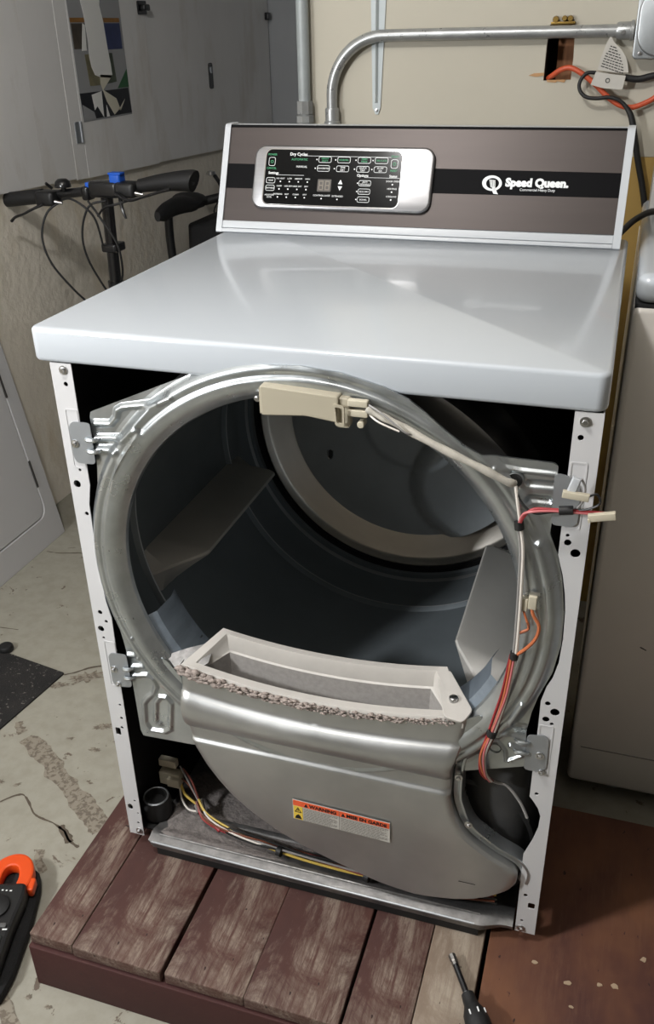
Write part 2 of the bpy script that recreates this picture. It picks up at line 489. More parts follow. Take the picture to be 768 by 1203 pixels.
def blob(c, rx, ry, rot, jag=.35, name='bare_patch', n=26, m=bare):
    P = []
    for k in range(n):
        a = 2 * pi * k / n; q = 1 + random.uniform(-jag, jag); x, y = rx * q * math.cos(a), ry * q * math.sin(a)
        P.append((c[0] + x * math.cos(rot) - y * math.sin(rot), c[1] + x * math.sin(rot) + y * math.cos(rot), FLOOR + .0007))
    return G().add(P, [tuple(range(n))]).obj(name, m, floor)


# ================================================================ wooden platform
plat = thing('wooden_platform', (.4, .2, FLOOR), 'low platform of worn red-brown planks under the open dryer', 'platform')
def plank(x0, x1, y0, y1, m, z0=-.022, z1=0, name='plank'):
    g = G().slab(x0, x1, y0, y1, z0, z1, .0025, .0018, n=2); return g.obj(name, m, plat)


plank(-.066, .0090, -.209, .76, wood_red); plank(.0105, .1600, -.211, .76, wood_red)
plank(.1665, .2935, -.210, .76, wood_red, z1=-.0005); plank(.2938, .4365, -.211, .76, wood_red)
plank(.4415, .5335, -.209, .76, wood_red); plank(.5347, .6110, -.211, .76, wood_grey, z1=-.0004)
plank(.6180, 1.30, -.260, .288, wood_ply, name='plywood_sheet')
G().slab(-.070, .612, -.214, -.192, FLOOR, -.0265, .003, .002).obj('side_board', wood_side, plat)
G().slab(-.070, -.050, -.191, .76, FLOOR, -.0265, .003, .002).obj('side_board', wood_side, plat)
G().slab(.592, .612, -.191, .76, FLOOR, -.0265, .003, .002).obj('side_board', wood_side, plat)
G().slab(.618, 1.30, -.262, -.242, FLOOR, -.0265, .003, .002).obj('side_board', wood_side, plat)
G().slab(.618, 1.30, .268, .288, FLOOR, -.0225, .003, .002).obj('side_board', wood_side, plat)
for x in (.10, .30, .47): G().box((x, -.19, FLOOR), (x + .035, .75, -.0222)).obj('joist', raw_wood, plat)
G().box((.7, -.24, FLOOR), (.735, .265, -.0222)).obj('joist', raw_wood, plat)
G().box((1.2, -.24, FLOOR), (1.235, .265, -.0222)).obj('joist', raw_wood, plat)

# ================================================================ clothes dryer
dry = thing('clothes_dryer', (.34, .35, 0), 'white clothes dryer with its front panel removed, standing on the red platform', 'dryer')
Zb = .020; ZL = .862; ZT = .9065
# ---- side panels: sheet, front flange with its holes
lfl = [(0, ZL), (.031, ZL), (.0305, .69), (.0245, .66), (.0235, .60), (.0235, .55), (.026, .50), (.031, .472), (.030, .40), (.028, .343), (.0275, .216), (.0265, .021), (0, .021)]
lho = [((.019, .834), .0032), ((.019, .712), .0022), ((.011, .69), .0056), ((.0185, .645), .003), ((.013, .479), .0038), ((.021, .464), .0027), ((.010, .449), .0052), ((.012, .433), .0022), ((.021, .306), .0022), ((.020, .279), .0026), ((.018, .259), .0026), ((.019, .100), .0022), ((.019, .049), .0024), ((.0215, .072), .0018)]
sp_l = G().plate(lfl, .0014, front(0), [circle(c, r) for c, r in lho] + [rrect(.0055, .0145, .242, .257, .002), circle((.0085, .084), .005, 12, .0065)])
sp_l.box((0, -.0005, Zb), (.0012, .705, ZL))
side_l = sp_l.obj('side_panel', white_panel, dry)
rfl = [(W, ZL), (.652, ZL), (.652, .682), (.660, .655), (.665, .63), (.668, .605), (.6695, .564), (.668, .527), (.663, .502), (.657, .487), (.652, .463), (.6525, .40), (.652, .338), (.652, .296), (.658, .288), (.665, .277), (.6695, .263), (.6685, .24), (.663, .215), (.653, .183), (.6535, .039), (.653, .019), (W, .019)]
rho = [((.661, .832), .0034), ((.660, .7095), .0022), ((.661, .700), .0042), ((.671, .687), .0058), ((.661, .461), .0036), ((.671, .449), .0060), ((.661, .435), .0046), ((.669, .429), .0025), ((.661, .303), .0028), ((.663, .100), .0032), ((.662, .044), .0024)]
sp_r = G().plate(rfl, .0014, front(0), [circle(c, r) for c, r in rho] + [rrect(.668, .678, .074, .086, .0025)])
sp_r.box((W - .0012, -.0005, Zb), (W, .705, ZL))
side_r = sp_r.obj('side_panel', white_panel, dry)
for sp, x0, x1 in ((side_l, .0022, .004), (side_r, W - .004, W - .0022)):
    G().box((x0, .010, Zb + .004), (x1, .70, ZL - .004)).obj('inner_shade', black_in, sp)  # black sheets stand in for the shade inside the cabinet
for sp, c in ((side_l, (.019, .853)), (side_l, (.019, .031)), (side_r, (.664, .851)), (side_r, (.662, .0275))): screw(sp, c[0], -.001, c[1], .0052)
# shallow embossed seats under the brackets
for sp, x0, x1, zs in ((side_l, .0105, .0295, (.80, .428)), (side_r, .6535, .6725, (.803, .425))):
    for z in zs:
        zz = (z - .085, z)
        fr = G().plate(rrect(x0, x1, zz[0], zz[1], .003), .0012, front(-.0008), [rrect(x0 + .0018, x1 - .0018, zz[0] + .0018, zz[1] - .0018, .002)])
        fr.obj('embossed_seat', white_panel, sp)
G().box((.004, .10, .0235), (W - .004, .70, .0265)).obj('shade_plate', black_in, dry)  # black plates added so the cabinet floor reads as deep shade
G().box((.004, .012, .0235), (.050, .10, .0265)).obj('shade_plate', black_in, dry)
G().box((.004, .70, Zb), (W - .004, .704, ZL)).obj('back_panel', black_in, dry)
for x in (.06, .62):
    for y in (.05, .62): G().lathe([(.0, 0), (.018, 0), (.02, .004), (.016, .022), (.01, .024)], (x, y, 0), 'z', 18).obj('foot', black_rub, dry)

# ---- lid
lid = G().slab(-.0235, .6855, -.003, .700, ZL + .0005, ZT, .014, .0055, n=6)
del lid.f[0]          # the lid is a pressed shell, open below
lid_o = lid.obj('lid', white, dry)
G().plate([(0, 0), (.1, 0), (.1, .008), (0, .008)], .0015, front(-.0005) @ Matrix.Translation((.28, .8535, 0))).obj('lid_clip', galv, dry)

# ---- console
P0 = Vector((0, .610, ZT)); cv = Vector((0, .078, .176)).normalized(); cn = Vector((0, -cv.z, cv.y))
CON = Matrix(((1, 0, 0, P0.x), (0, cv.y, cn.y, P0.y), (0, cv.z, cn.z, P0.z), (0, 0, 0, 1)))     # (x, up the slope, proud)
HS = .1885
prof = [(P0.y, ZT)] + [(P0.y + cv.y * HS, ZT + cv.z * HS)] + [(.722, ZT + cv.z * HS + .001), (.732, ZT + cv.z * HS - .010), (.735, ZT)]


def extr(prof, x0, x1):
    n = len(prof); g = G()
    return g.add([(x0, y, z) for y, z in prof] + [(x1, y, z) for y, z in prof], [tuple(range(n)), tuple(range(2 * n - 1, n - 1, -1))] + [(i, i + n, (i + 1) % n + n, (i + 1) % n) for i in range(n)])


con = extr(prof, -.024, .6625).obj('control_console', white_plastic, dry)
for x0, x1 in ((-.0335, -.0225), (.6615, .6735)):
    pr = [(P0.y - .006, ZT)] + [(P0.y - .006 + cv.y * (HS + .004), ZT + cv.z * (HS + .004))] + [(.722, ZT + cv.z * (HS + .004)), (.735, ZT + cv.z * HS - .008), (.738, ZT)]
    e = extr(rpoly(pr, .006, 3), x0, x1).obj('end_cap', white_plastic, con)
# lower white ledge with its groove lines
sl = G().slab(-.0225, .6615, .0, .0065, 0, .006, .001, .001, CON); sl.slab(-.0225, .6615, .0075, .0205, 0, .0045, .001, .0012, CON); sl.obj('lower_ledge', white_plastic, con)
G().plate([(-.0224, .0205), (.6614, .0225), (.6614, .1870), (-.0224, .1860)], .002, CON @ Matrix.Translation((0, 0, .0012))).obj('face_panel', console_brown, con)
G().plate([(-.0224, .0785), (.6614, .0805), (.6614, .1195), (-.0224, .1215)], .0006, CON @ Matrix.Translation((0, 0, .0024))).obj('black_band', band_black, con)
G().plate([(-.0224, .1855), (.6614, .1862), (.6614, .189), (-.0224, .189)], .004, CON @ Matrix.Translation((0, 0, .0025))).obj('top_edge', band_black, con)
# silver bezel: a frame with a raised sloping rim, and the display in it
bz = G()
bz.slab(.0315, .3575, .0435, .1530, .002, .0105, .020, .004, CON, n=7, both=False)
bz_o = bz.obj('bezel', brushed, con)
G().plate(rrect(.0525, .3030, .0485, .1465, .012), .0016, CON @ Matrix.Translation((0, 0, .0108))).obj('display_rim', chrome, con)
G().plate(rrect(.0545, .3015, .0503, .1447, .011), .0016, CON @ Matrix.Translation((0, 0, .0114))).obj('display_panel', glossy_black, con)
D = .0124


def CT(x, s, d=D): return CON @ Matrix.Translation((x, s, d))


class Ink:      # every caption, button outline and lamp dot becomes an object of its own
    def __init__(s, m): s.m = m
    def text(s, t, size, mt_, al='LEFT', b=0): G().text(t, size, mt_, al, b).obj('caption', s.m, con)
    def plate(s, L, t, mt_, holes=(), name=None): G().plate(L, t, mt_, holes).obj(name or ('button_outline' if holes else 'rule' if len(L) == 4 else 'arrow' if len(L) == 3 else 'indicator_dot'), s.m, con)


tw, tg, tr = Ink(white_ink), Ink(green_ink), Ink(silver_ink)
def T_(g, t, x, s, size, al='CENTER', b=0.0): g.text(t, size, CT(x, s), al, b)


T_(tw, 'Dry Cycles', .0985, .1345, .0072, 'LEFT', .0001)
T_(tg, 'AUTOMATIC', .102, .1262, .0052, 'LEFT'); T_(tw, 'MANUAL', .112, .1140, .0050, 'LEFT')
cyc = [(.1640, 'HEAVY\nDUTY'), (.1985, 'NORMAL'), (.2350, 'PERM\nPRESS'), (.2655, 'DELICATE')]
man = [(.1625, 'FAVORITES'), (.1975, 'TIME\nDRY'), (.2340, 'QUICK\nDRY'), (.2650, 'FLUFF\nAIR')]


def pill(x, s, w, h, g=None, r=.003):
    G_ = g or tr
    G_.plate(rrect(x - w / 2, x + w / 2, s - h / 2, s + h / 2, r, 4), .0004, CON @ Matrix.Translation((0, 0, D)), [rrect(x - w / 2 + .0007, x + w / 2 - .0007, s - h / 2 + .0007, s + h / 2 - .0007, r - .0006, 4)])


def lines(g, t, x, s, size):
    L = t.split('\n')
    for i, q in enumerate(L): T_(g, q, x, s + (len(L) - 1) * size * .5 - i * size * .95 - size * .36, size)


for (x, t), s in [(c, .1285) for c in cyc] + [(c, .1135) for c in man]:
    pill(x, s, .0235 if s > .12 else .0230, .0105); lines(tg if s > .12 else tw, t, x, s, .0043)
    tw.plate(circle((x - .0150, s), .0012, 8), .0004, CT(0, 0))
for x, lab, lab2 in ((.0660, 'POWER', 'CANCEL'), (.2890, 'START', 'RESET')):
    pill(x, .1235, .0125, .0150, None, .0035); lines(tg, '\u25cf' if False else 'O', x, .1235, .0075)
    T_(tg, lab, x, .1340, .0048); T_(tg, lab2, x, .1105, .0048)
T_(tw, 'Settings', .0610, .1020, .0062, 'LEFT', .0001)
tr.plate([(.076, .1005), (.128, .1005), (.128, .1010), (.076, .1010)], .0003, CT(0, 0))
tr.plate([(.113, .1345), (.270, .1345), (.270, .1350), (.113, .1350)], .0003, CT(.012, -.0005))
for s, lab, row in ((.0910, 'TEMP', ['NO HEAT', 'LOW', 'MEDIUM', 'HIGH']), (.0780, 'DRYNESS', ['DAMP', 'LESS DRY', 'NEAR DRY', 'DRY']), (.0640, 'MOISTURE\nLEVEL', ['RUNNING', 'HOT', 'CLEAN', 'DRY'])):
    if '\n' not in lab: pill(.0665, s, .0170, .0100)
    lines(tw, lab, .0665, s, .0038)
    for i, q in enumerate(row):
        x = .0850 + i * .0168 - (.0905 - s) * .10; T_(tw, q, x, s + .0025, .0036)
        tw.plate(circle((x, s - .0015), .0013, 8), .0004, CT(0, 0))
T_(tw, 'CONTROL LOCK', .1640, .0660, .0040); tw.plate(circle((.1640, .0620), .0013, 8), .0004, CT(0, 0))
T_(tw, 'EXTENDED', .1930, .0655, .0040); tw.plate(circle((.1930, .0615), .0013, 8), .0004, CT(0, 0))
tw.plate([(.1920, .0875), (.2000, .0875), (.1960, .0950)], .0004, CT(0, 0)); tw.plate([(.1920, .0838), (.2000, .0838), (.1960, .0765)], .0004, CT(0, 0))
T_(tw, 'Options', .2245, .1010, .0062, 'LEFT', .0001); tr.plate([(.240, .0995), (.302, .0995), (.302, .1000), (.240, .1000)], .0003, CT(-.002, 0))
for s, q in ((.0900, 'ANTI\nWRINKLE'), (.0760, 'ECO DRY'), (.0625, 'SIGNAL')):
    pill(.2400, s, .0220, .0098); lines(tw, q, .2400, s, .0040); tw.plate(circle((.2270, s), .0012, 8), .0004, CT(0, 0))
T_(tw, 'Status', .2890, .1010, .0058, 'CENTER', .0001)
for s, q in ((.0905, 'DOOR OPEN'), (.0780, 'HEATING'), (.0650, 'COOLING')):
    T_(tw, q, .2890, s + .0025, .0040); tw.plate(circle((.2890, s - .0015), .0014, 8), .0004, CT(0, 0))
G().plate(rrect(.1545, .1795, .0740, .0950, .001), .0004, CON @ Matrix.Translation((0, 0, .0124))).obj('digit_window', digit_bg, con)
dg = G()


def seg7(x, s, w, h, t):
    for (a, b, c, d) in ((x, s + h - t, x + w, s + h), (x, s + h / 2 - t / 2, x + w, s + h / 2 + t / 2), (x, s, x + w, s + t), (x, s + .0006, x + t, s + h / 2 - .0006), (x + w - t, s + .0006, x + w, s + h / 2 - .0006), (x, s + h / 2 + .0006, x + t, s + h - .0006), (x + w - t, s + h / 2 + .0006, x + w, s + h - .0006)):
        dg.plate([(a, b), (c, b), (c, d), (a, d)], .0004, CT(0, 0, .0128))


seg7(.1570, .0765, .0085, .0160, .0018); seg7(.1685, .0765, .0085, .0160, .0018); dg.obj('digits', digit_m, con)
# emblem and name on the black band
lg = G(); LM = CON @ Matrix.Translation((.4565, .0985, .0030)) @ Matrix.Rotation(-.10, 4, 'Z')


def ell(rx, ry, cx=0, cy=0, n=28): return [(cx + rx * math.cos(2 * pi * k / n), cy + ry * math.sin(2 * pi * k / n)) for k in range(n)]


lg.plate(ell(.0165, .0125), .0006, LM, [ell(.0108, .0088, .001, -.0002)])
lg.plate([(.0015, -.0060), (.0060, -.0050), (.0115, -.0140), (.0140, -.0165), (.0060, -.0165), (.0030, -.0125)], .0006, LM)
for k in range(4):
    x = -.0055 + k * .0027; lg.plate([(x, .0055), (x + .0016, .0055), (x + .0062 - k * .0006, -.0068), (x + .0048 - k * .0006, -.0068)], .0006, LM)
lg.obj('emblem', silver_ink, con)
nm = G().text('Speed Queen.', .0178, CON @ Matrix.Translation((.4790, .0945, .0030)) @ Matrix.Rotation(.004, 4, 'Z'), 'LEFT', .00105, .0003, 1.0); nm.obj('name_lettering', silver_ink, con)
G().text('Commercial Heavy Duty', .0060, CON @ Matrix.Translation((.5030, .0872, .0030)), 'LEFT', 0, .0003, .95).obj('small_lettering', silver_ink, con)

# ---- front bulkhead: pressed ring with wings
CX, CZ = .341, .572
outl = [(.641, .793), (.636, .796), (.577, .797), (.556, .801), (.538, .810), (.515, .826), (.490, .846), (.470, .860), (.44, .872), (.39, .884), (.34, .888), (.29, .885), (.24, .876), (.193, .861), (.129, .833), (.046, .797), (.044, .79), (.044, .724), (.041, .694), (.031, .66), (.020, .625), (.0155, .585), (.0155, .55), (.021, .512), (.030, .479), (.040, .449), (.0435, .42), (.0445, .408), (.047, .347), (.0485, .258), (.052, .2475), (.137, .251), (.2, .262), (.25, .275), (.33, .28), (.43, .275), (.50, .285), (.554, .311), (.642, .344), (.638, .404), (.642, .438), (.648, .466), (.662, .508), (.668, .551), (.667, .599), (.660, .647), (.651, .681), (.640, .706), (.6405, .723)]


def ray_r(th):
    d = (math.cos(th), math.sin(th)); best = 9
    for i in range(len(outl)):
        a = outl[i]; b = outl[(i + 1) % len(outl)]
        ax, ay = a[0] - CX, a[1] - CZ; ex, ey = b[0] - a[0], b[1] - a[1]; den = d[0] * ey - d[1] * ex
        if abs(den) < 1e-12: continue
        t = (ax * ey - ay * ex) / den; u = (ax * d[1] - ay * d[0]) / den
        if t > .2 and -1e-9 <= u <= 1 + 1e-9: best = min(best, t)
    return best


BEADS = [([(.052, .782), (.075, .784), (.084, .794), (.087, .804), (.095, .809), (.139, .818), (.17, .832)], .0058, .006),
         ([(.049, .761), (.095, .767), (.112, .783), (.119, .782)], .0055, .006), ([(.050, .744), (.080, .748)], .007, .007),
         ([(.140, .817), (.114, .787)], .005, .0035), ([(.119, .780), (.086, .735), (.070, .690)], .006, .005),
         ([(.048, .406), (.069, .410)], .0055, .006), ([(.051, .385), (.078, .391)], .0055, .006),
         ([(.050, .368), (.075, .374), (.085, .368), (.088, .355), (.083, .342), (.070, .328), (.063, .318), (.060, .278), (.067, .264), (.092, .266), (.103, .275), (.110, .328), (.103, .337), (.092, .336), (.084, .324), (.079, .284), (.086, .281)], .0055, .0065),
         ([(.067, .448), (.0671, .4485)], .005, .007), ([(.630, .696), (.6301, .6965)], .005, .006),
         ([(.612, .768), (.640, .769)], .006, -.006), ([(.614, .749), (.634, .749)], .006, -.006),
         ([(.572, .786), (.600, .783), (.640, .783)], .004, .005), ([(.606, .735), (.627, .703)], .006, -.005),
         ([(.630, .457), (.617, .424), (.619, .413), (.636, .413)], .0045, .005), ([(.604, .396), (.638, .391)], .005, .006), ([(.620, .376), (.638, .373)], .005, .006),
         ([(.598, .384), (.613, .366), (.616, .347), (.636, .362)], .003, .005), ([(.622, .535), (.612, .50), (.596, .470)], .0055, -.005)]
BB = [(L, w, h, min(p[0] for p in L) - w, max(p[0] for p in L) + w, min(p[1] for p in L) - w, max(p[1] for p in L) + w) for L, w, h in BEADS]


def emboss(x, z):
    q = 0
    for L, w, h, x0, x1, z0, z1 in BB:
        if not (x0 < x < x1 and z0 < z < z1): continue
        dm = 9
        for (ax, az), (bx, bz) in zip(L[:-1], L[1:]):
            ex, ez = bx - ax, bz - az; t = max(0, min(1, ((x - ax) * ex + (z - az) * ez) / (ex * ex + ez * ez)))
            dm = min(dm, math.hypot(x - ax - ex * t, z - az - ez * t))
        if dm < w: v = math.cos(dm / w * pi / 2) ** 1.3 * h * .78; q = v if abs(v) > abs(q) else q
    return q


RP = [(.2735, -.002), (.2755, .000), (.282, .0075), (.290, .0125), (.299, .0135), (.3025, .0105), (.3055, .0100), (.3085, .0120), (.3150, .0110), (.3195, .0050), (.3235, .0010), (.33, .0), (9, 0)]


def ring_h(r):
    for (a, ha), (b, hb) in zip(RP[:-1], RP[1:]):
        if r <= b: return ha + (hb - ha) * max(0, (r - a) / (b - a))
    return 0


N = 1400; rows = []
RS = [.2735, .2745, .277, .280, .284, .288, .292, .296, .299, .3008, .3025, .3045, .3055, .307, .309, .3115, .314, .3165, .3195, .322, .3245]
OUT = [ray_r(2 * pi * k / N) for k in range(N)]
NW = 72
for j in range(-4, len(RS) + NW):
    row = []
    for k in range(N + 1):
        th = 2 * pi * (k % N) / N; ro = OUT[k % N]
        if j < 0: r, y = .2735 - .0004 * (-j), .0060 + .0014 * (-j)           # lip turning inwards
        else:
            if j < len(RS): r = min(RS[j], ro)
            else: r = min(.3245, ro) + (ro - min(.3245, ro)) * (j - len(RS) + 1) / NW
            x, z = CX + r * math.cos(th), CZ + r * math.sin(th)
            h = ring_h(r) * sm(-1, 0, 0 if ro > .2 else 0)
            y = .004 - ring_h(r) - (emboss(x, z) if r > .3 else 0)
        row.append((CX + r * math.cos(th), y, CZ + r * math.sin(th)))
    rows.append(row)
# sheet edge
rows.append([(p[0] + (CX - p[0]) * .0008, p[1] + .0035, p[2] + (CZ - p[2]) * .0008) for p in rows[-1]])
bk = G().grid(rows).obj('front_bulkhead', galv, dry, sharp=75)
# holes and screws of the bulkhead
G().lathe([(0, 0), (.0085, 0)], (.595, .0005, .771), 'y', 20).obj('wire_hole', black_in, bk)
G().lathe([(.008, .001), (.0088, -.0015), (.0098, -.001), (.0105, .001)], (.595, .0015, .771), 'y', 20).obj('hole_rim', galv, bk)
G().lathe([(.006, .002), (.0075, -.0012), (.009, .002)], (.600, .003, .366), 'y', 18).obj('pressed_ring', galv, bk)
screw(bk, .286, -.0065, .855 - .012, .0035)
screw(bk, .629, -.004, .652, .004)
# ---- brackets that tie the bulkhead to the flanges
BR = [([(.0145, .733), (.0145, .776), (.020, .783), (.0465, .784), (.0465, .7245), (.0185, .7235)], (.0205, .752)),
      ([(.0165, .354), (.0165, .402), (.0215, .408), (.0475, .410), (.0495, .349), (.030, .346), (.0195, .347)], (.023, .378)),
      ([(.638, .787), (.651, .787), (.667, .775), (.669, .745), (.669, .728), (.664, .722), (.640, .722)], None),
      ([(.640, .405), (.662, .409), (.668, .404), (.6695, .352), (.655, .345), (.640, .345)], (.659, .374))]
for P, sc in BR:
    b = G().plate(rpoly(P, .006, 3), .0016, front(-.0024)).obj('bracket', bracket_m, bk)
    if sc:
        screw(b, sc[0], -.0035, sc[1], .0050)
for z in (.7615, .7450):
    G().tube([(.0385, -.003, z), (.0415, -.0075, z), (.0535, -.0075, z + .0005), (.058, -.001, z + .001)], lambda t: .0028 * math.sin(pi * min(max(t, .05), .95)) + .0008, 8, 4).obj('pressed_tab', galv, bk)
for z in (.385, .368):
    G().tube([(.0395, -.003, z), (.043, -.007, z), (.053, -.007, z + .0015), (.057, -.001, z + .002)], lambda t: .0026 * math.sin(pi * min(max(t, .05), .95)) + .0008, 8, 4).obj('pressed_tab', galv, bk)
for z in (.393, .3755):
    G().tube([(.624, -.001, z), (.629, -.007, z), (.640, -.007, z), (.645, -.003, z)], lambda t: .0026 * math.sin(pi * min(max(t, .05), .95)) + .0008, 8, 4).obj('pressed_tab', galv, bk)
for c in ((.0265, .3505), (.6635, .3455)): screw(bk, c[0], -.0035, c[1], .0038)

# ---- drum
DC = (CX, 0, .573); RD = .321


def rib(y, w=.009, h=.006): return [(RD, y - w), (RD - h * .6, y - w * .55), (RD - h, y - w * .2), (RD - h, y + w * .2), (RD - h * .6, y + w * .55), (RD, y + w)]


dp = [(.290, .028), (.300, .030), (.318, .040), (RD, .052)] + rib(.112) + [(RD, .20), (RD, .34)] + rib(.456) + [(RD, .51), (RD - .001, .537), (RD - .006, .545), (RD - .007, .553), (RD - .012, .561), (RD - .018, .563)]
drum = G().lathe(dp, DC, 'y', 128).obj('drum', drum_in, dry, sharp=35)
G().lathe([(RD - .03, .024), (RD + .002, .026), (RD + .004, .045), (RD + .002, .07), (RD + .002, .10), (RD + .006, .108), (RD + .006, .117), (RD + .002, .125), (RD + .002, .445), (RD + .006, .452), (RD + .006, .460), (RD + .002, .47), (RD + .002, .58)], DC, 'y', 128).obj('drum_shell', drum_out, drum)
G().lathe([(RD - .018, .561), (RD - .020, .573), (RD - .028, .575), (RD - .029, .581)], DC, 'y', 96).obj('drum_seal', black_felt, drum)
G().lathe([(RD - .027, .571), (RD - .031, .567), (RD - .036, .578), (RD - .041, .582), (RD - .070, .597), (RD - .076, .601), (RD - .080, .603)], DC, 'y', 112).obj('drum_ring', steel_ring, drum)
for y in (.112, .456): G().lathe([(RD - .0063 * math.cos(a) ** 2 - .0004, y + .0075 * a / (pi / 2)) for a in [(-1 + k / 5) * pi / 2 for k in range(11)]], DC, 'y', 128).obj('drum_rib', rib_steel, drum)
G().lathe([(RD - .0062, .5445), (RD - .0078, .549), (RD - .0085, .553)], DC, 'y', 128).obj('drum_rib', rib_steel, drum)
# back plate with an off-centre dished boss
rows = []
for i in range(61):
    r = (RD - .078) * i / 60; row = []
    for k in range(121):
        a = 2 * pi * k / 120; x, z = CX + r * math.cos(a), .573 + r * math.sin(a)
        d = math.hypot(x - .470, z - .455); h = .030 * (1 - (d / .125) ** 2) ** .5 if d < .125 else 0
        d2 = math.hypot(x - CX, z - .573)
        row.append((x, .603 - min(h * 1.4, .026) - .004 * sm(.10, .085, d2), z))
    rows.append(row)
bp = G().grid(rows).obj('back_plate', drum_back, drum, sharp=60)
G().tube([(.1735, .6015, .498), (.1735, .601, .486), (.176, .6005, .4805), (.1790, .6005, .4790), (.182, .6005, .4805), (.1845, .601, .486), (.1845, .6015, .498)], .0011, 8, 4).obj('slot_rim', chrome, bp)
G().plate(rrect(.1748, .1832, .4800, .4985, .004), .0006, front(.6023)).obj('slot_opening', housing_m, bp)
# baffles (three around the drum)
for ang in (197, 317, 77):
    a = math.radians(ang); er = Vector((math.cos(a), 0, math.sin(a))); et = Vector((-math.sin(a), 0, math.cos(a)))
    C = Vector(DC); R2 = 0.236
    if ang == 317: C = C + er * 0
    def pt(rr, tt, y): v = C + er * rr + et * tt; return (v.x, y, v.z)
    hw = .040; rw = .0055
    secs = []
    for y, rt, w, tw_ in ((.112, RD - .006, hw * .55, rw), (.116, RD - .010, hw, rw), (.128, RD - .026, hw, rw), (.158, R2 + .008, hw, rw), (.168, R2, hw, rw), (.46, R2, hw, rw), (.470, R2 + .008, hw * .97, rw), (.500, RD - .028, hw * .9, rw), (.512, RD - .010, hw * .7, rw)):
        rb = math.sqrt(RD ** 2 - w ** 2) + .001
        rt = min(rt, rb - .004)
        secs.append([pt(rb, -w, y), pt(rb - .012 * sm(0, 1, (rb - rt) / .08), -w * .82, y), pt(rt + .004, -tw_, y), pt(rt, -tw_ * .4, y), pt(rt, tw_ * .4, y), pt(rt + .004, tw_, y), pt(rb - .012 * sm(0, 1, (rb - rt) / .08), w * .82, y), pt(rb, w, y)])
    g = G().grid(secs); n0 = len(secs[0]); g.f.append(tuple(range(n0))); g.f.append(tuple((len(secs) - 1) * n0 + i for i in range(n0))[::-1])
    g.obj('baffle', baffle_m, drum, sharp=28)

# ---- blower cover under the opening
LB = [(.412, .137), (.36, .137), (.309, .138), (.285, .143), (.262, .151), (.231, .166), (.205, .183), (.179, .204), (.152, .234), (.127, .272), (.108, .313), (.093, .355), (.079, .40), (.068, .437), (.063, .470), (.0605, .50)]
RB = [(.412, .562), (.369, .556), (.33, .546), (.271, .545), (.243, .551), (.222, .559), (.203, .571), (.187, .590), (.172, .612), (.160, .637), (.150, .646), (.142, .649), (.128, .647), (.112, .638), (.095, .618), (.081, .593), (.070, .562), (.064, .53), (.0605, .50)]


def lerp_t(T, z):
    for (z0, x0), (z1, x1) in zip(T[:-1], T[1:]):
        if z1 <= z <= z0: return x0 + (x1 - x0) * (z0 - z) / (z0 - z1)
    return T[-1][1] if z < T[-1][0] else T[0][1]


def cov_f(z):
    """how far the pressed cover stands proud at height z"""
    q = (z - .337) / .034
    b = .0150 * max(0, 1 - q * q) ** .62 if abs(q) < 1 else 0
    return .0045 + b + .0056 * sm(.2835, .2750, z)


zs = sorted(set([.412 - .006 * i for i in range(8)] + [.368 - .0022 * i for i in range(48)] + [.262 - .007 * i for i in range(24)] + [.094, .088, .082, .076, .071, .067, .064, .0620, .0610, .0605]), reverse=True)
zs = [z for z in zs if z >= .0605]
rows = []; NC = 60
for z in zs:
    xl, xr = lerp_t(LB, z), lerp_t(RB, z); row = []
    sag = sm(.30, .41, z)
    f = cov_f(z); edge = .006
    row.append((xl, .075, z)); row.append((xl, -.004 - f + edge, z))
    for j in range(NC + 1):
        u = j / NC; x = xl + .002 + (xr - xl - .004) * u
        zz = z - .026 * sag * (1 - ((x - .345) / .21) ** 2)
        row.append((x, -.004 - f + (.003 if j in (0, NC) else 0), zz))
    row.append((xr, -.004 - f + edge, z)); row.append((xr, .075, z)); rows.append(row)
cover = G().grid(rows, True).obj('blower_cover', galv_cover, dry, sharp=32)
# right-hand flange of the cover: two beads along the edge with screws
RC = [(.560, .405), (.556, .369), (.5465, .33), (.5455, .271), (.5515, .243), (.5595, .222), (.5715, .203), (.591, .187), (.613, .172), (.638, .160), (.6475, .150), (.651, .141), (.649, .126)]


def off(P, d):
    V = spline2(P, 5); out = []
    for i, p in enumerate(V):
        a = Vector(V[max(i - 1, 0)]); b = Vector(V[min(i + 1, len(V) - 1)]); t = (b - a).normalized(); out.append((p[0] - t.y * d, p[1] + t.x * d))
    return out


flr = []
for d, y in ((.000, .004), (.003, -.0005), (.0055, .002), (.009, .003), (.011, -.002), (.014, -.002), (.0155, .004), (.0158, .02)):
    flr.append([(p[0], y, p[1]) for p in off(RC, d)])
G().grid(flr).obj('cover_flange', galv, cover, sharp=50)
for x, z in ((.5545, .308), (.5725, .222)): screw(cover, x, -.0055, z, .005)
# warning label on the cover
def lab_m(d): return Matrix(((1, 0, 0, .3085), (0, 0, -1, -.004 - .0124 - d), (-.030, 1, 0, .2060), (0, 0, 0, 1)))
LW, LH = .152, .0400
lab = G().plate([(0, -LH), (LW, -LH), (LW, 0), (0, 0)], .0006, lab_m(.0004)).obj('warning_label', paper, cover)
og = G().plate([(.0010, -.0115), (.0735, -.0115), (.0735, -.0008), (.0010, -.0008)], .0004, lab_m(.0010)); og.plate([(.0745, -.0115), (LW - .001, -.0115), (LW - .001, -.0008), (.0745, -.0008)], .0004, lab_m(.0010)); og.obj('label_header', orange_ink, lab)
yg = G().plate([(.0015, -.0255), (.0160, -.0255), (.0160, -.0125), (.0015, -.0125)], .0004, lab_m(.0010)); yg.plate([(.0015, -.0390), (.0160, -.0390), (.0160, -.0262), (.0015, -.0262)], .0004, lab_m(.0010)); yg.obj('label_pictogram', yellow_ink, lab)
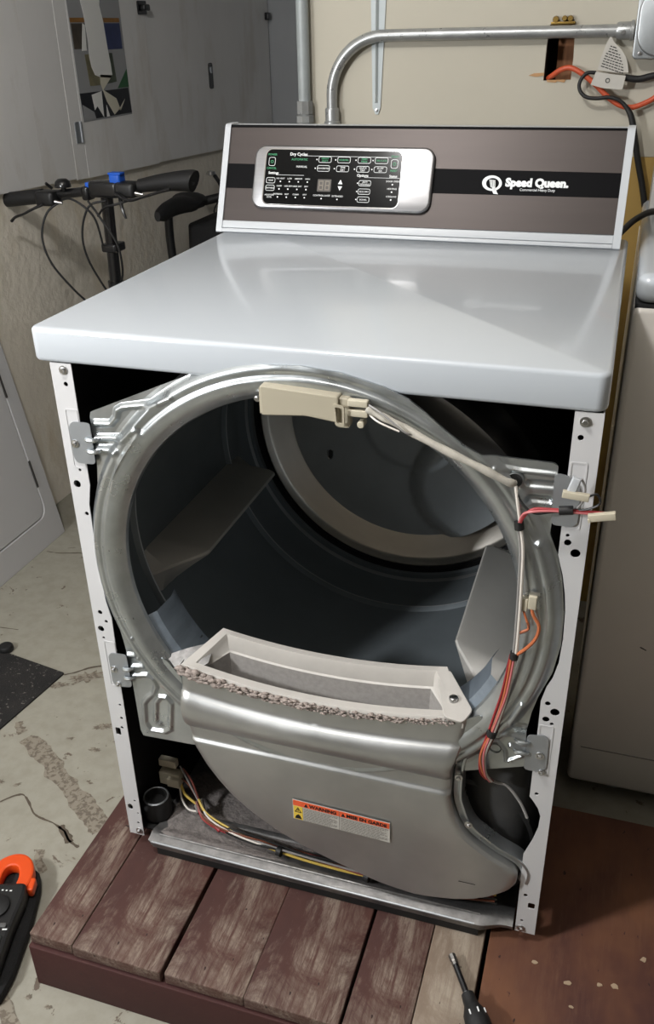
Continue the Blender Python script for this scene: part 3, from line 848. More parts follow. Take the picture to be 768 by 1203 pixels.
bg = G(); bg.text('WARNING', .0088, lab_m(.0014) @ Matrix.Translation((.0270, -.0095, 0)), 'LEFT', .0003); bg.text('MISE EN GARDE', .0088, lab_m(.0014) @ Matrix.Translation((.0850, -.0095, 0)), 'LEFT', .0003)
bg.plate([(.0185, -.0100), (.0250, -.0100), (.02175, -.0030)], .0003, lab_m(.0013)); bg.plate([(.0770, -.0100), (.0835, -.0100), (.08025, -.0030)], .0003, lab_m(.0013))
bg.plate([(.0030, -.0245), (.0145, -.0245), (.00875, -.0140)], .0003, lab_m(.0013), [[(.0050, -.0233), (.0125, -.0233), (.00875, -.0163)]]); bg.plate([(.0085, -.0170), (.0100, -.0195), (.0091, -.0197), (.0098, -.0230), (.0075, -.0198), (.0086, -.0196)], .0003, lab_m(.0013))
bg.plate([(.0030, -.0375), (.0145, -.0375), (.0120, -.0310), (.0090, -.0285), (.0055, -.0315)], .0003, lab_m(.0013)); bg.obj('label_lettering', black_ink, lab)
gl = G()
for x0, x1 in ((.0180, .0725), (.0765, .150)):
    for i in range(10):
        z = -.0140 - i * .0026
        x = x0
        while x < x1 - .004:
            w = random.uniform(.002, .0065)
            if x + w > x1 - (0.01 if i in (2, 6, 9) else 0): break
            gl.plate([(x, z - .0010), (x + w, z - .0010), (x + w, z), (x, z)], .0003, lab_m(.0010)); x += w + .0009
gl.plate([(.0738, -.0395), (.0743, -.0395), (.0743, -.0005), (.0738, -.0005)], .0003, lab_m(.0011)); gl.obj('label_fine_print', grey_ink, lab)
G().plate([(.5650, .1140), (.5660, .1155), (.5900, .1160), (.5905, .1148)], .0003, front(-.0164)).obj('pen_mark', black_ink, cover)
# ---- lint filter mouth in the top of the chute


def top_z(x): return .4085 - .024 * (1 - ((x - .345) / .21) ** 2)


def mouth(x0f, x1f, x0b, x1b, yf, yb, zoff, zb, n=24):
    """closed loop around the mouth: front edge then back edge"""
    L = [(x0f + (x1f - x0f) * i / n, yf, 0) for i in range(n + 1)] + [(x1b + (x0b - x1b) * i / n, yb, 0) for i in range(n + 1)]
    return [(x, y, top_z(x) + zoff + (zb if y == yb else 0)) for x, y, _ in L]


lo = [mouth(.138, .556, .176, .522, -.0075, .067, -.010, .020), mouth(.138, .556, .176, .522, -.0075, .067, .005, .027), mouth(.141, .553, .179, .519, -.0050, .064, .009, .031),
      mouth(.158, .538, .189, .506, .0060, .053, .010, .031), mouth(.160, .536, .191, .504, .0080, .051, .007, .028), mouth(.161, .535, .192, .503, .0090, .050, -.004, .019), mouth(.164, .532, .194, .500, .0110, .0475, -.0052, .0178)]
tray = G(); m_ = len(lo[0]); tray.v = [p for L in lo for p in L]
tray.f = [(i * m_ + k, i * m_ + (k + 1) % m_, (i + 1) * m_ + (k + 1) % m_, (i + 1) * m_ + k) for i in range(len(lo) - 1) for k in range(m_)]
tray_o = tray.obj('lint_filter_frame', filter_plastic, dry, sharp=40)
sc = G(); l2 = [lo[-1], mouth(.166, .530, .196, .498, .0120, .0465, -.045, -.030)]
sc.v = [p for L in l2 for p in L]; sc.f = [(k, (k + 1) % m_, m_ + (k + 1) % m_, m_ + k) for k in range(m_)]
n_ = 24; L1 = l2[1]
sc.grid([[L1[i] for i in range(n_ + 1)], [L1[2 * n_ + 1 - i] for i in range(n_ + 1)]]).obj('filter_screen', filter_grey, tray_o)
lug = G().plate(rpoly([(.505, .060), (.524, .064), (.566, .006), (.556, -.0155), (.53, -.012)], .006, 3), .005, Matrix.Translation((0, 0, .418)) @ Matrix.Rotation(.30, 4, 'X') @ Matrix.Translation((0, 0, 0)), bevel=.001)
lug.obj('screw_lug', filter_plastic, tray_o)
sb = G().lathe([(0, .002), (.0045, .002), (.006, .001), (.0065, -.001), (.0065, -.004)], (.5375, .016, .4285), 'z', 16); sb.obj('screw', screw_m, tray_o)
# chute throat behind the cover and side flaps
G().box((.15, .020, .25), (.54, .074, .360)).obj('chute_throat', galv_dusty, dry)
fl = G().add([(.110, .006, .4165), (.136, .026, .4205), (.172, .050, .4235), (.176, .010, .413), (.150, -.0065, .4005), (.132, -.006, .402)], [(0, 5, 4, 3, 1), (1, 3, 2)]); fl.obj('chute_flap', galv_dusty, dry)
fl2 = G().plate(rpoly([(.554, .41), (.578, .425), (.585, .405), (.578, .385), (.566, .372), (.566, .352), (.556, .350), (.556, .39)], .004), .0016, front(-.004), [circle((.5625, .361), .0022)]); fl2.obj('chute_flap', galv, dry)
fl3 = G().plate(rpoly([(.108, .418), (.116, .414), (.137, .388), (.137, .355), (.130, .365), (.128, .385), (.112, .400)], .003), .0016, front(-.003)); fl3.obj('chute_flap', galv, dry)
# felt seal behind the lower left/right of the opening
for a0, a1 in ((200, 236), (300, 338)):
    G().lathe([(.2755, .012), (.262, .022), (.258, .06), (.265, .085)], (CX, 0, CZ), 'y', 24, math.radians(a0), math.radians(a1)).obj('drum_support', M('worn_bearing', (120, 130, 140), .45, .5, var=.25, scale=30, stretch=(1, .2, 1)), bk)
# lint along the front of the mouth: clumps joined into one mass
lt = G()
for i in range(560):
    u = random.random(); x = .139 + .405 * u
    t = .45 + .55 * math.sin(u * 9 + 1) ** 2 * (1.15 - u * .7)
    r = random.uniform(.0010, .0038) * (.6 + .5 * t) * (1.25 - .7 * u)
    c = Vector((x, -.0110 + random.uniform(-.002, .0035), top_z(x) + random.uniform(-.013, .001) * (1.05 - .5 * u) + .006))
    vs = []
    for k in range(2):
        pass
    ico = [(0, 0, 1), (.9, 0, .45), (.28, .85, .45), (-.72, .52, .45), (-.72, -.52, .45), (.28, -.85, .45), (.72, .52, -.45), (-.28, .85, -.45), (-.9, 0, -.45), (-.28, -.85, -.45), (.72, -.52, -.45), (0, 0, -1)]
    fcs = [(0, 1, 2), (0, 2, 3), (0, 3, 4), (0, 4, 5), (0, 5, 1), (1, 6, 2), (2, 7, 3), (3, 8, 4), (4, 9, 5), (5, 10, 1), (6, 7, 2), (7, 8, 3), (8, 9, 4), (9, 10, 5), (10, 6, 1), (11, 7, 6), (11, 8, 7), (11, 9, 8), (11, 10, 9), (11, 6, 10)]
    lt.add([c + Vector((p[0] * r * random.uniform(.8, 2.6), p[1] * r * random.uniform(.6, 1.1), p[2] * r * random.uniform(.5, 1.2))) for p in ico], fcs)
lt.obj('lint', lint_m, dry, kind='stuff', sharp=180)

# ---- lamp bracket at the top of the opening
LBm = front(-.016)
lb = G().plate(rpoly([(.296, .866), (.392, .861), (.392, .829), (.352, .8335), (.297, .829)], .003), .026, front(-.010), bevel=.0015)
lb_o = lb.obj('lamp_housing', beige, dry)
G().slab(.3885, .4045, .822, .858, 0, .013, .004, .001, front(-.006)).obj('housing_wing', beige, lb_o)
G().plate(rpoly([(.386, .853), (.400, .851), (.400, .827), (.389, .827)], .003), .003, front(-.0245), [rpoly([(.389, .850), (.3975, .8485), (.3975, .830), (.391, .830)], .002)]).obj('housing_rim', beige, lb_o)
for z in (.8535, .8415): G().slab(.402, .426, z - .0042, z + .0042, 0, .008, .0015, .0012, front(-.012)).obj('terminal', connector, lb_o)
G().slab(.4135, .4215, .824, .832, 0, .014, .003, .001, front(-.006)).obj('stud', connector, lb_o)
G().box((.290, -.010, .826), (.294, .004, .858)).obj('housing_flange', beige, lb_o)

# ---- base pan with rolled front edge
pp = [(.66, .028), (.20, .028), (.034, .029), (.016, .0315), (.007, .0362), (.0, .0385), (-.006, .0380), (-.011, .0355), (-.0180, .0345), (-.0198, .0335), (-.0196, .0315), (-.016, .024), (-.0135, .0155), (-.009, .015)]
xs = [.044, .046, .05] + [.06 + .015 * i for i in range(36)] + [.600, .606, .614, .622, .632, .642, .650]
rows = []
for y, z in pp:
    row = []
    for x in xs:
        yy, zz = y, z
        if x > .598 and y < .02:
            t = sm(.598, .640, x); yy = y + t * .012; zz = z + (max(z, .020) - z) * t
        if x < .050 and y < .03: yy = y + .003
        row.append((x, yy, zz))
    rows.append(row)
pan = G().grid(rows, True).obj('base_pan', galv_dusty, dry, sharp=45)
G().tube([(.052, -.0190, .0336), (.2, -.0194, .0336), (.4, -.0194, .0336), (.594, -.0190, .0336)], .0019, 8, 6).obj('rolled_edge', bracket_m, pan)
G().tube([(.06, -.004, .0378), (.2, -.004, .0381), (.4, -.004, .0381), (.60, -.003, .0378)], .0022, 8, 6).obj('pressed_bead', galv_dusty, pan)
G().box((.056, -.0125, .0003), (.60, .003, .0152)).obj('shadow_strip', black_in, pan)  # black strip drawn for the shadow band under the pan
for x0, x1, y in ((.14, .33, .055), (.40, .52, .05)):
    G().tube([(x0, y, .0285), (x0 + .01, y, .031), (x1 - .01, y, .031), (x1, y, .0285)], .006, 8, 4, flat=.6).obj('stiffening_bead', galv_dusty, pan)
# dust on the pan
rows = []
for i in range(70):
    y = -.008 + .165 * i / 69; row = []
    for j in range(120):
        x = .052 + .30 * j / 119
        e = min(1, (x - .05) / .02, (.352 - x) / .18) * min(1, (y + .010) / .014, (.16 - y) / .05)
        zb_ = .031 + (.0080 * sm(.022, .0, y) if y < .022 else 0)
        row.append((x, y, zb_ - .003 + max(0, e) * (.0042 + random.uniform(0, .0016))))
    rows.append(row)
G().grid(rows).obj('dust', dust_m, dry, kind='stuff', sharp=180)
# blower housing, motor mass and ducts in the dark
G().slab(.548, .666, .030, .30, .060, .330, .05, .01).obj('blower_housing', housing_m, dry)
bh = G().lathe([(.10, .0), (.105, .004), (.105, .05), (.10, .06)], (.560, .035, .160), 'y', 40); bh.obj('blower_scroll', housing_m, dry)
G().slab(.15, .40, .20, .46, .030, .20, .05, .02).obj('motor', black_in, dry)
ft = G().lathe([(.0, .0), (.024, .0), (.026, .006), (.026, .030), (.022, .040), (.016, .040), (.014, .030), (0, .030)], (.031, .045, .030), 'z', 24); ft.obj('leg_socket', black_in, dry)
G().lathe([(.0185, .0395), (.0205, .041), (.0225, .0395)], (.031, .045, .030), 'z', 24).obj('socket_rim', bracket_m, dry)

# ---- wiring
har = G().tube([(.424, -.016, .848), (.440, -.017, .841), (.463, -.018, .832), (.508, -.018, .811), (.553, -.015, .791), (.586, -.010, .774), (.595, -.003, .769)], lambda t: .0046 * (1 + .12 * math.sin(t * 37)), 10, 6).obj('wiring_harness', sleeve_m, dry)
def wire(pts, col, r=.0017, parent=har, name='wire'): return G().tube(pts, r, 7, 5).obj(name, wire_cols[col], parent)


wire([(.424, -.016, .8535), (.445, -.024, .846), (.470, -.027, .829), (.478, -.022, .824)], 'grey', .0012)
wire([(.424, -.014, .842), (.440, -.024, .836), (.465, -.026, .828)], 'white', .0012)
trunk = [(.596, -.006, .768), (.601, -.010, .745), (.606, -.011, .720), (.6115, -.013, .69), (.6135, -.013, .648), (.615, -.013, .59), (.6150, -.013, .537), (.610, -.013, .479), (.6035, -.012, .44), (.596, -.010, .403), (.589, -.010, .375), (.5865, -.008, .352), (.590, -.004, .325), (.598, .004, .306)]


def strand(dx, dy, i0=0, i1=14, sp=0):
    q = []
    for i in range(i0, i1):
        k = sp * math.sin(i * 1.3 + dx * 900) * (1.8 if i > 9 else 1)
        q.append((trunk[i][0] + dx + k, trunk[i][1] + dy, trunk[i][2]))
    return q


wire(strand(.0010, -.0016), 'white', .0021); wire(strand(-.0024, -.0006, 2), 'grey', .0018)
for i, (c, dx, dy) in enumerate((('maroon', -.0040, .001), ('orange', -.0030, -.0018), ('red', -.0060, .0005), ('pink', -.0008, -.0030), ('maroon', .0024, -.0005))): wire(strand(dx, dy, 6, 14, .0008), c, .0016)
for i in (2, 6, 9):
    a, b = Vector(trunk[i]), Vector(trunk[i + 1]); t = (b - a).normalized()
    G().tube([a - t * .005 + Vector((-.001, 0, 0)), a + t * .005 + Vector((-.001, 0, 0))], .0056 if i < 9 else .0066, 12, 0).obj('tape_band', black_rub, har)
# branch to the right bracket
wire([(.597, -.008, .765), (.606, -.012, .750), (.621, -.016, .741), (.640, -.017, .7455), (.664, -.018, .752)], 'black', .0014)
wire([(.606, -.013, .722), (.610, -.016, .735), (.620, -.019, .7475), (.640, -.020, .7505), (.665, -.020, .7525), (.696, -.022, .755)], 'red', .0017)
wire([(.605, -.013, .724), (.609, -.017, .738), (.619, -.021, .745), (.640, -.021, .7490), (.664, -.021, .7505), (.690, -.022, .753)], 'pink', .0016)
wire([(.664, -.019, .752), (.678, -.022, .757), (.690, -.024, .7665), (.686, -.025, .778), (.676, -.026, .774)], 'black', .0013)
wire([(.664, -.018, .752), (.671, -.019, .762), (.673, -.020, .78), (.668, -.022, .793)], 'grey', .0013)
G().tube([(.648, -.0195, .7500), (.663, -.0195, .7525)], .0052, 12, 0).obj('tape_band', black_rub, har)
CNX = Matrix.Translation((.664, -.026, .774)) @ Matrix.Rotation(.06, 4, 'Y')
c1 = G().slab(-.0145, .0145, -.0035, .0035, -.0040, .0040, .001, .0008, CNX); c1.obj('connector', connector, har)
CN2 = Matrix.Translation((.694, -.026, .7525)) @ Matrix.Rotation(-.24, 4, 'Y')
c2 = G().slab(-.0145, .0150, -.0035, .0035, -.0045, .0040, .001, .0008, CN2); c2.box((-.0150, -.004, -.005), (-.0125, .004, -.001), CN2); c2.obj('connector', connector, har)
CN3 = Matrix.Translation((.661, -.022, .7850)) @ Matrix.Rotation(.25, 4, 'Y')
c3 = G().slab(-.0050, .0050, -.0035, .0035, -.010, .009, .0018, .001, CN3); c3.slab(-.0035, .0035, -.0030, .0030, -.0145, -.009, .001, .0008, CN3); c3.obj('connector', white_plastic, har)
# thermostat terminals with orange wires
c4 = G().slab(.6245, .6345, .610, .6285, 0, .010, .001, .001, front(-.006)); c4.obj('connector', connector, har)
c5 = G().slab(.6150, .6240, .604, .6220, 0, .009, .001, .001, front(-.004)); c5.obj('connector', connector, har)
G().plate([(.623, .629), (.637, .629), (.637, .6335), (.626, .6335), (.626, .632), (.619, .627), (.619, .625)], .0012, front(-.012)).obj('terminal_tab', screw_m, har)
wire([(.629, -.013, .611), (.632, -.015, .602), (.640, -.016, .588), (.638, -.016, .570), (.628, -.016, .553), (.616, -.015, .539)], 'orange', .0022)
wire([(.6195, -.011, .604), (.624, -.013, .594), (.628, -.014, .582), (.622, -.014, .576), (.615, -.014, .573)], 'orange', .0016); wire([(.6255, -.014, .590), (.6285, -.0145, .581), (.622, -.0145, .5745), (.615, -.0145, .571)], 'brown', .0012)
# wires running on into the blower corner
wire([(.598, .004, .306), (.606, .010, .298), (.620, .014, .292), (.640, .012, .268), (.652, .008, .246)], 'grey', .0022); wire([(.598, .006, .304), (.608, .014, .296), (.622, .018, .286), (.642, .016, .262), (.655, .012, .236)], 'black', .0016)
# lower left wiring loom
loom = [(.105, .060, .060), (.125, .040, .050), (.165, .028, .046), (.215, .022, .044), (.27, .018, .044), (.34, .014, .045), (.42, .010, .045), (.50, .008, .048), (.56, .008, .052), (.62, .010, .058)]
for i, (c, r) in enumerate((('yellow', .0022), ('black', .0024), ('brown', .0018), ('maroon', .0018), ('grey', .0018), ('white', .0016), ('red', .0014), ('black', .0020))):
    ph = i * 1.7
    wire([(p[0] + .003 * math.sin(ph), p[1] + .006 * math.sin(ph + k * .9), p[2] + .004 + .005 * math.cos(ph * 1.3 + k * .8)) for k, p in enumerate(loom)][:10 if i < 5 else 6], c, r)
wire([(.066, .078, .118), (.080, .072, .098), (.098, .064, .070), (.112, .055, .056)], 'grey', .0016); wire([(.070, .080, .112), (.088, .074, .092), (.104, .062, .066), (.118, .052, .056)], 'maroon', .0018)
wire([(.066, .074, .080), (.074, .068, .066), (.090, .062, .060), (.106, .058, .056)], 'yellow', .0024); wire([(.064, .072, .076), (.070, .064, .056), (.086, .054, .046), (.104, .052, .048)], 'white', .0018)
wire([(.066, .076, .092), (.084, .070, .086), (.10, .064, .064)], 'brown', .0016)
G().tube([(.103, .060, .056), (.113, .050, .051)], .0078, 12, 0).obj('tape_band', M('dusty_tape', (120, 116, 112), .9, var=.2, scale=60), har)
for i in (4, 6): a = Vector(loom[i]); G().tube([a + Vector((-.004, -.004, .004)), a + Vector((.004, -.006, .004))], .0085, 10, 0).obj('tape_band', black_rub, har)
G().slab(.028, .060, .113, .128, 0, .012, .001, .001, front(.085)).obj('connector', connector, har)
k1 = G().slab(.028, .066, .076, .103, 0, .016, .001, .001, front(.085)); k1.slab(.046, .068, .080, .098, 0, .018, .001, .001, front(.080)); k1.obj('connector', connector, har)
G().cyl((.149, .030, .048), (.158, .026, .046), .004, n=10).obj('wire_cap', wire_cols['red'], har)

# ================================================================ washing machine beside the dryer
wm = thing('washing_machine', (1.06, .80, FLOOR), 'white washing machine standing on the floor to the right of the dryer', 'washer')
X0, X1, Y0, Y1 = .704, 1.39, .440, 1.115
G().slab(X0, X1, Y0 + .020, Y1, -.075, .855, .010, .003, n=3).obj('cabinet', white_washer, wm)
fp = G().slab(X0, X1, -.075, .860, 0, .0215, .012, .009, front(Y0 + .021), n=6); fp.obj('front_panel', white_washer, wm)
G().slab(X0 + .018, X1 - .018, .0125, .0150, 0, .002, .001, .0005, front(Y0 + .0005)).obj('kick_seam', M('seam_grey', (140, 137, 132), .7), wm)
G().slab(X0 + .002, X1 - .002, Y0 + .004, Y1, .855, .8645, .012, .001).obj('lid_gap', black_felt, wm)
tp = G().slab(X0, X1, Y0 - .002, Y1, .8650, .908, .02, .016, n=6); tp.obj('top_panel', white, wm)
G().slab(X0 + .05, X1 - .05, Y0 + .03, Y0 + .46, .908, .916, .03, .004).obj('loading_lid', white, wm)
cs = extr(rpoly([(Y0 + .50, .908), (Y0 + .56, 1.03), (Y0 + .64, 1.04), (Y0 + .665, .908)], .012, 3), X0 + .012, X1 - .012); cs.obj('control_console', M('washer_console_grey', (176, 176, 174), .4), wm)
G().slab(X0 + .03, X1 - .03, .02, .11, 0, .003, .008, .001, Matrix.Translation((0, Y0 + .50, .908)) @ Matrix(((1, 0, 0, 0), (0, .44, -.90, -.002), (0, .90, .44, 0), (0, 0, 0, 1)))).obj('console_face', band_black, wm)
for i, x in enumerate((X0 + .14, X0 + .35, X0 + .56)):
    G().lathe([(0, -.018), (.02, -.018), (.024, -.002), (.026, 0)], (x, Y0 + .518, .98), 'y', 24).obj('knob', white_plastic, wm)
for x in (X0 + .09, X1 - .09):
    for y in (Y0 + .07, Y1 - .07): G().lathe([(0, 0), (.024, 0), (.026, .008), (.02, .03), (.02, .044)], (x, y, FLOOR), 'z', 20).obj('foot', white_plastic, wm)
G().plate([(.795, .262), (.797, .2635), (.807, .2585), (.8065, .257)], .0004, front(Y0 - .0007)).obj('scuff', black_ink, wm)

# ================================================================ things on the back wall
def tube_thing(name, pts, r, m, label, cat, n=12, sm_=8): return G().tube(pts, r, n, sm_).obj(name, m, None, label, cat)


cu1 = thing('vertical_conduit', (-.035, 1.13, 1.04), 'vertical paint-smeared metal conduit running up the edge of the cream wall', 'conduit')
G().cyl((-.037, 1.132, 1.05), (-.037, 1.132, ZC - .002), .0135, n=18).obj('pipe', conduit_paint, cu1)
G().lathe([(.0135, .05), (.018, .05), (.0185, .046), (.0185, .024), (.0165, .022), (.020, .020), (.020, .006), (.0145, .004)], (-.037, 1.132, 1.040), 'z', 8).obj('coupling', conduit_m, cu1)
cu2 = thing('bent_conduit', (.03, 1.13, 1.04), 'shiny steel conduit bending from the low box across the cream wall', 'conduit')
R_ = .115; bx = .0265
arc = [(bx + R_ - R_ * math.cos(a), 1.132, 1.100 + R_ * math.sin(a)) for a in [i * pi / 2 / 12 for i in range(13)]]
G().tube([(bx, 1.132, 1.052), (bx, 1.132, 1.075)] + arc + [(.25, 1.132, 1.2155), (.64, 1.132, 1.2155)], .0118, 18, 3).obj('pipe', conduit_m, cu2)
G().lathe([(.012, .034), (.0145, .034), (.0155, .030), (.0155, .008), (.018, .006), (.018, .0)], (bx, 1.132, 1.042), 'z', 18).obj('coupling', conduit_m, cu2)
G().lathe([(.012, 0), (.0145, 0), (.0158, .004), (.0158, .026), (.0185, .027), (.0185, .033)], (.612, 1.132, 1.2155), 'x', 18).obj('coupling', conduit_m, cu2)
G().cyl((.625, 1.120, 1.2135), (.625, 1.113, 1.213), .004, n=8).obj('set_screw', screw_m, cu2)
jb = thing('junction_box', (-.01, 1.11, .93), 'steel junction box behind the dryer console under the two conduits', 'electrical box')
G().slab(-.070, .056, .94, 1.036, 0, .052, .006, .003, front(YB - .001)).obj('box', box_steel, jb)
G().slab(-.074, .060, .936, 1.041, 0, .006, .012, .002, front(YB - .0535)).obj('cover_plate', box_steel, jb)
eb = thing('outlet_box', (.71, 1.12, 1.16), 'galvanised outlet box with rounded cover at the right end of the horizontal conduit', 'electrical box')
G().slab(.647, .775, 1.166, 1.294, 0, .040, .008, .002, front(YB - .0005)).obj('box', box_steel, eb)
G().slab(.651, .771, 1.170, 1.290, 0, .007, .042, .004, front(YB - .041), n=8).obj('cover_plate', box_steel, eb)
G().lathe([(0, -.003), (.024, -.003), (.027, -.001), (.027, .001)], (.716, YB - .049, 1.225), 'y', 28).obj('receptacle', black_plastic, eb)
for x, z in ((.660, 1.176), (.764, 1.284)): screw(eb, x, YB - .0445, z, .003)
wr = thing('shelf_bracket', (.125, 1.14, 1.06), 'pale blue tapered metal wall bracket behind the bent conduit', 'bracket')
G().plate([(.1150, 1.075), (.1215, 1.062), (.1275, 1.062), (.1325, 1.075), (.1440, 1.30), (.1440, ZC - .02), (.1100, ZC - .02), (.1100, 1.30)], .003, front(YB - .0016)).obj('flat', bracket_blue, wr)
G().add([(.1200, YB - .003, 1.085), (.1235, YB - .010, 1.090), (.1270, YB - .003, 1.085), (.1180, YB - .003, ZC - .02), (.1260, YB - .016, ZC - .02), (.1345, YB - .003, ZC - .02)], [(0, 1, 4, 3), (1, 2, 5, 4), (0, 2, 1), (3, 4, 5)]).obj('ridge', bracket_blue, wr)
screw(wr, .1245, YB - .0035, 1.0705, .003)
bc = thing('cable_clamp', (.51, 1.13, 1.229), 'small brass cable clamp above the hole in the wall', 'clamp')
G().slab(.484, .532, 1.2285, 1.2335, 0, .012, .002, .001, front(YB - .001)).obj('strap', brass, bc)
for x, z, r in ((.493, 1.2375, .0065), (.510, 1.239, .0055), (.521, 1.2385, .006)): G().lathe([(0, -.008), (r * .8, -.008), (r, -.005), (r, .004)], (x, YB - .006, z), 'y', 8).obj('clamp_screw', brass, bc)
tube_thing('orange_cord', [(.486, 1.165, 1.131), (.496, 1.146, 1.137), (.512, 1.136, 1.1475), (.531, 1.132, 1.151), (.554, 1.130, 1.141), (.584, 1.130, 1.120), (.610, 1.129, 1.098), (.635, 1.128, 1.083), (.660, 1.129, 1.079), (.69, 1.132, 1.090), (.720, 1.135, 1.108), (.78, 1.138, 1.12)], .0053, orange_cord_m, 'orange power cord coming out of the hole in the wall', 'cord', 12)
bcord = thing('black_cord', (.65, 1.12, .80), 'black power cord looped over the orange cord with a paper tag', 'cord')
G().tube([(.84, 1.137, 1.158), (.77, 1.135, 1.148), (.693, 1.132, 1.136), (.665, 1.130, 1.130), (.638, 1.128, 1.133)], .0066, 10, 6).obj('cable_end', black_rub, bcord)
G().tube([(.582, 1.128, 1.142), (.566, 1.126, 1.142), (.556, 1.124, 1.133), (.552, 1.122, 1.120), (.557, 1.120, 1.107), (.570, 1.118, 1.098), (.590, 1.117, 1.096), (.612, 1.117, 1.098), (.632, 1.117, 1.093), (.648, 1.118, 1.080), (.660, 1.118, 1.062), (.670, 1.118, 1.03), (.684, 1.118, .98), (.698, 1.118, .935), (.710, 1.118, .89), (.722, 1.12, .83)], lambda t: .0037 + .0026 * sm(.55, .7, t), 10, 6).obj('cable', black_rub, bcord)
tgm = G().plate(rpoly([(.5745, 1.121), (.582, 1.1445), (.612, 1.1400), (.640, 1.1370), (.6365, 1.1120), (.600, 1.1145)], .002), .0012, front(1.1165)).obj('wrapped_tag', paper, bcord)
fan = G().plate(spline2([(.5850, 1.1475), (.5880, 1.168), (.6010, 1.2045), (.6100, 1.196), (.626, 1.182), (.6380, 1.164), (.6440, 1.1420)], 3) + [(.614, 1.143)], .0008, Matrix.Translation((0, .0, 0)) @ front(1.126)).obj('paper_tag', paper, bcord)
tt = G(); TM = front(1.1253) @ Matrix.Translation((.590, 1.1575, 0)) @ Matrix.Rotation(-.30, 4, 'Z')
for i in range(9):
    x = .001 + .003 * (i > 5); xe = [.050, .049, .046, .043, .040, .036, .031, .026, .02][i] - .004
    while x < xe:
        w = random.uniform(.003, .008); w = min(w, xe - x + .001)
        tt.plate([(x, i * .0047 - .004), (x + w, i * .0047 - .004), (x + w, i * .0047 - .0022), (x, i * .0047 - .0022)], .0003, TM); x += w + .0014
tt.obj('tag_print', black_ink, fan)
G().lathe([(.003, -.0006), (.0045, -.0006)], (.6065, 1.1156, 1.1285), 'y', 16).obj('tag_mark', black_ink, tgm)
tube_thing('grey_cable', [(.63, .82, .78), (.655, .85, .862), (.678, .885, .890), (.698, .89, .908), (.725, .87, .924), (.78, .87, .9235), (.86, .88, .9232)], .0060, M('cable_grey', (52, 50, 48), .5), 'dark cable passing from behind the dryer to the washing machine', 'cable')

# ================================================================ left side of the room
# notice sheet on the door
XP = XL + .0137
nb = thing('notice_sheet', (XP, 1.86, .98), 'torn glossy notice sheet with photos on the grey door', 'poster')
PM = wall_x(XP)
def pj_(u, v): # u across (0..1 left to right), v down from the lower edge up
    y0 = 1.700 + (1.709 - 1.700) * (1 - min(v, 1)); return (y0 + u * .308, .990 + v * .245)


def flat(P, d, m, name): return G().plate([pj_(*p) for p in P], .0005, wall_x(XP + d)).obj(name, m, nb)


flat([(0, 0), (1, 0), (1, 2.0), (0, 2.0)], .0006, M('notice_grey', (156, 157, 158), .25), 'sheet')
flat([(0.02, .02), (1, .02), (.98, .33), (.0, .33)], .0012, M('notice_dark', (26, 28, 34), .3, var=.3, scale=30), 'dark_strip')
flat([(.03, .82), (.27, .82), (.28, 1.10), (.03, 1.10)], .0012, M('notice_photo_brown', (74, 66, 56), .3, var=.4, scale=25), 'photo')
flat([(.66, .80), (.97, .80), (.97, 1.10), (.64, 1.10)], .0012, M('notice_photo_blue', (46, 56, 96), .3, var=.25, scale=25), 'photo')
flat([(.02, 1.11), (.97, 1.11), (.97, 1.16), (.02, 1.16)], .0012, M('notice_gold', (140, 98, 44), .4, var=.2, scale=40), 'heading_strip')
flat([(.22, .40), (.47, .40), (.47, .76), (.20, .76)], .0012, M('notice_photo_olive', (118, 112, 84), .35, var=.3, scale=20), 'photo')
flat([(.50, .40), (.76, .42), (.74, .76), (.50, .76)], .0012, M('notice_photo_green', (70, 78, 62), .35, var=.35, scale=25), 'photo')
flat([(.76, .34), (1, .34), (1, .56)], .0014, M('notice_green', (44, 96, 58), .4), 'corner_mark')
flat(spline2([(.34, .52), (.56, .48), (.68, .50), (.66, .80), (.64, 1.12), (.60, 1.30), (.62, 1.5), (.26, 1.5), (.28, 1.2), (.30, .9), (.28, .72)], 2, True), .0018, M('paper_glare', (238, 238, 234), .5), 'paper_glare_strip')  # torn paper and glare drawn together as one white shape
flat([(.16, .80), (.25, .80), (.28, 1.08), (.24, 1.10)], .0018, MATS['paper_glare'], 'paper_glare_strip')
flat([(.46, .34), (.70, .22), (.76, .07), (.88, .20), (.72, .08), (.62, .03), (.50, .20), (.42, .42), (.44, .52), (.68, .50)], .0018, M('paper_scrap_dim', (214, 209, 190), .5), 'paper_glare_strip')
flat([(.22, .30), (.42, .33), (.40, .02), (.30, .16), (.24, .12)], .0018, MATS['paper_glare'], 'paper_glare_strip')
flat([(.48, .16), (.52, .02), (.46, .02)], .0018, MATS['paper_glare'], 'paper_glare_strip')
flat([(.02, .02), (.02, .20), (.22, .10), (.24, .02)], .0018, MATS['notice_grey'], 'loose_corner')

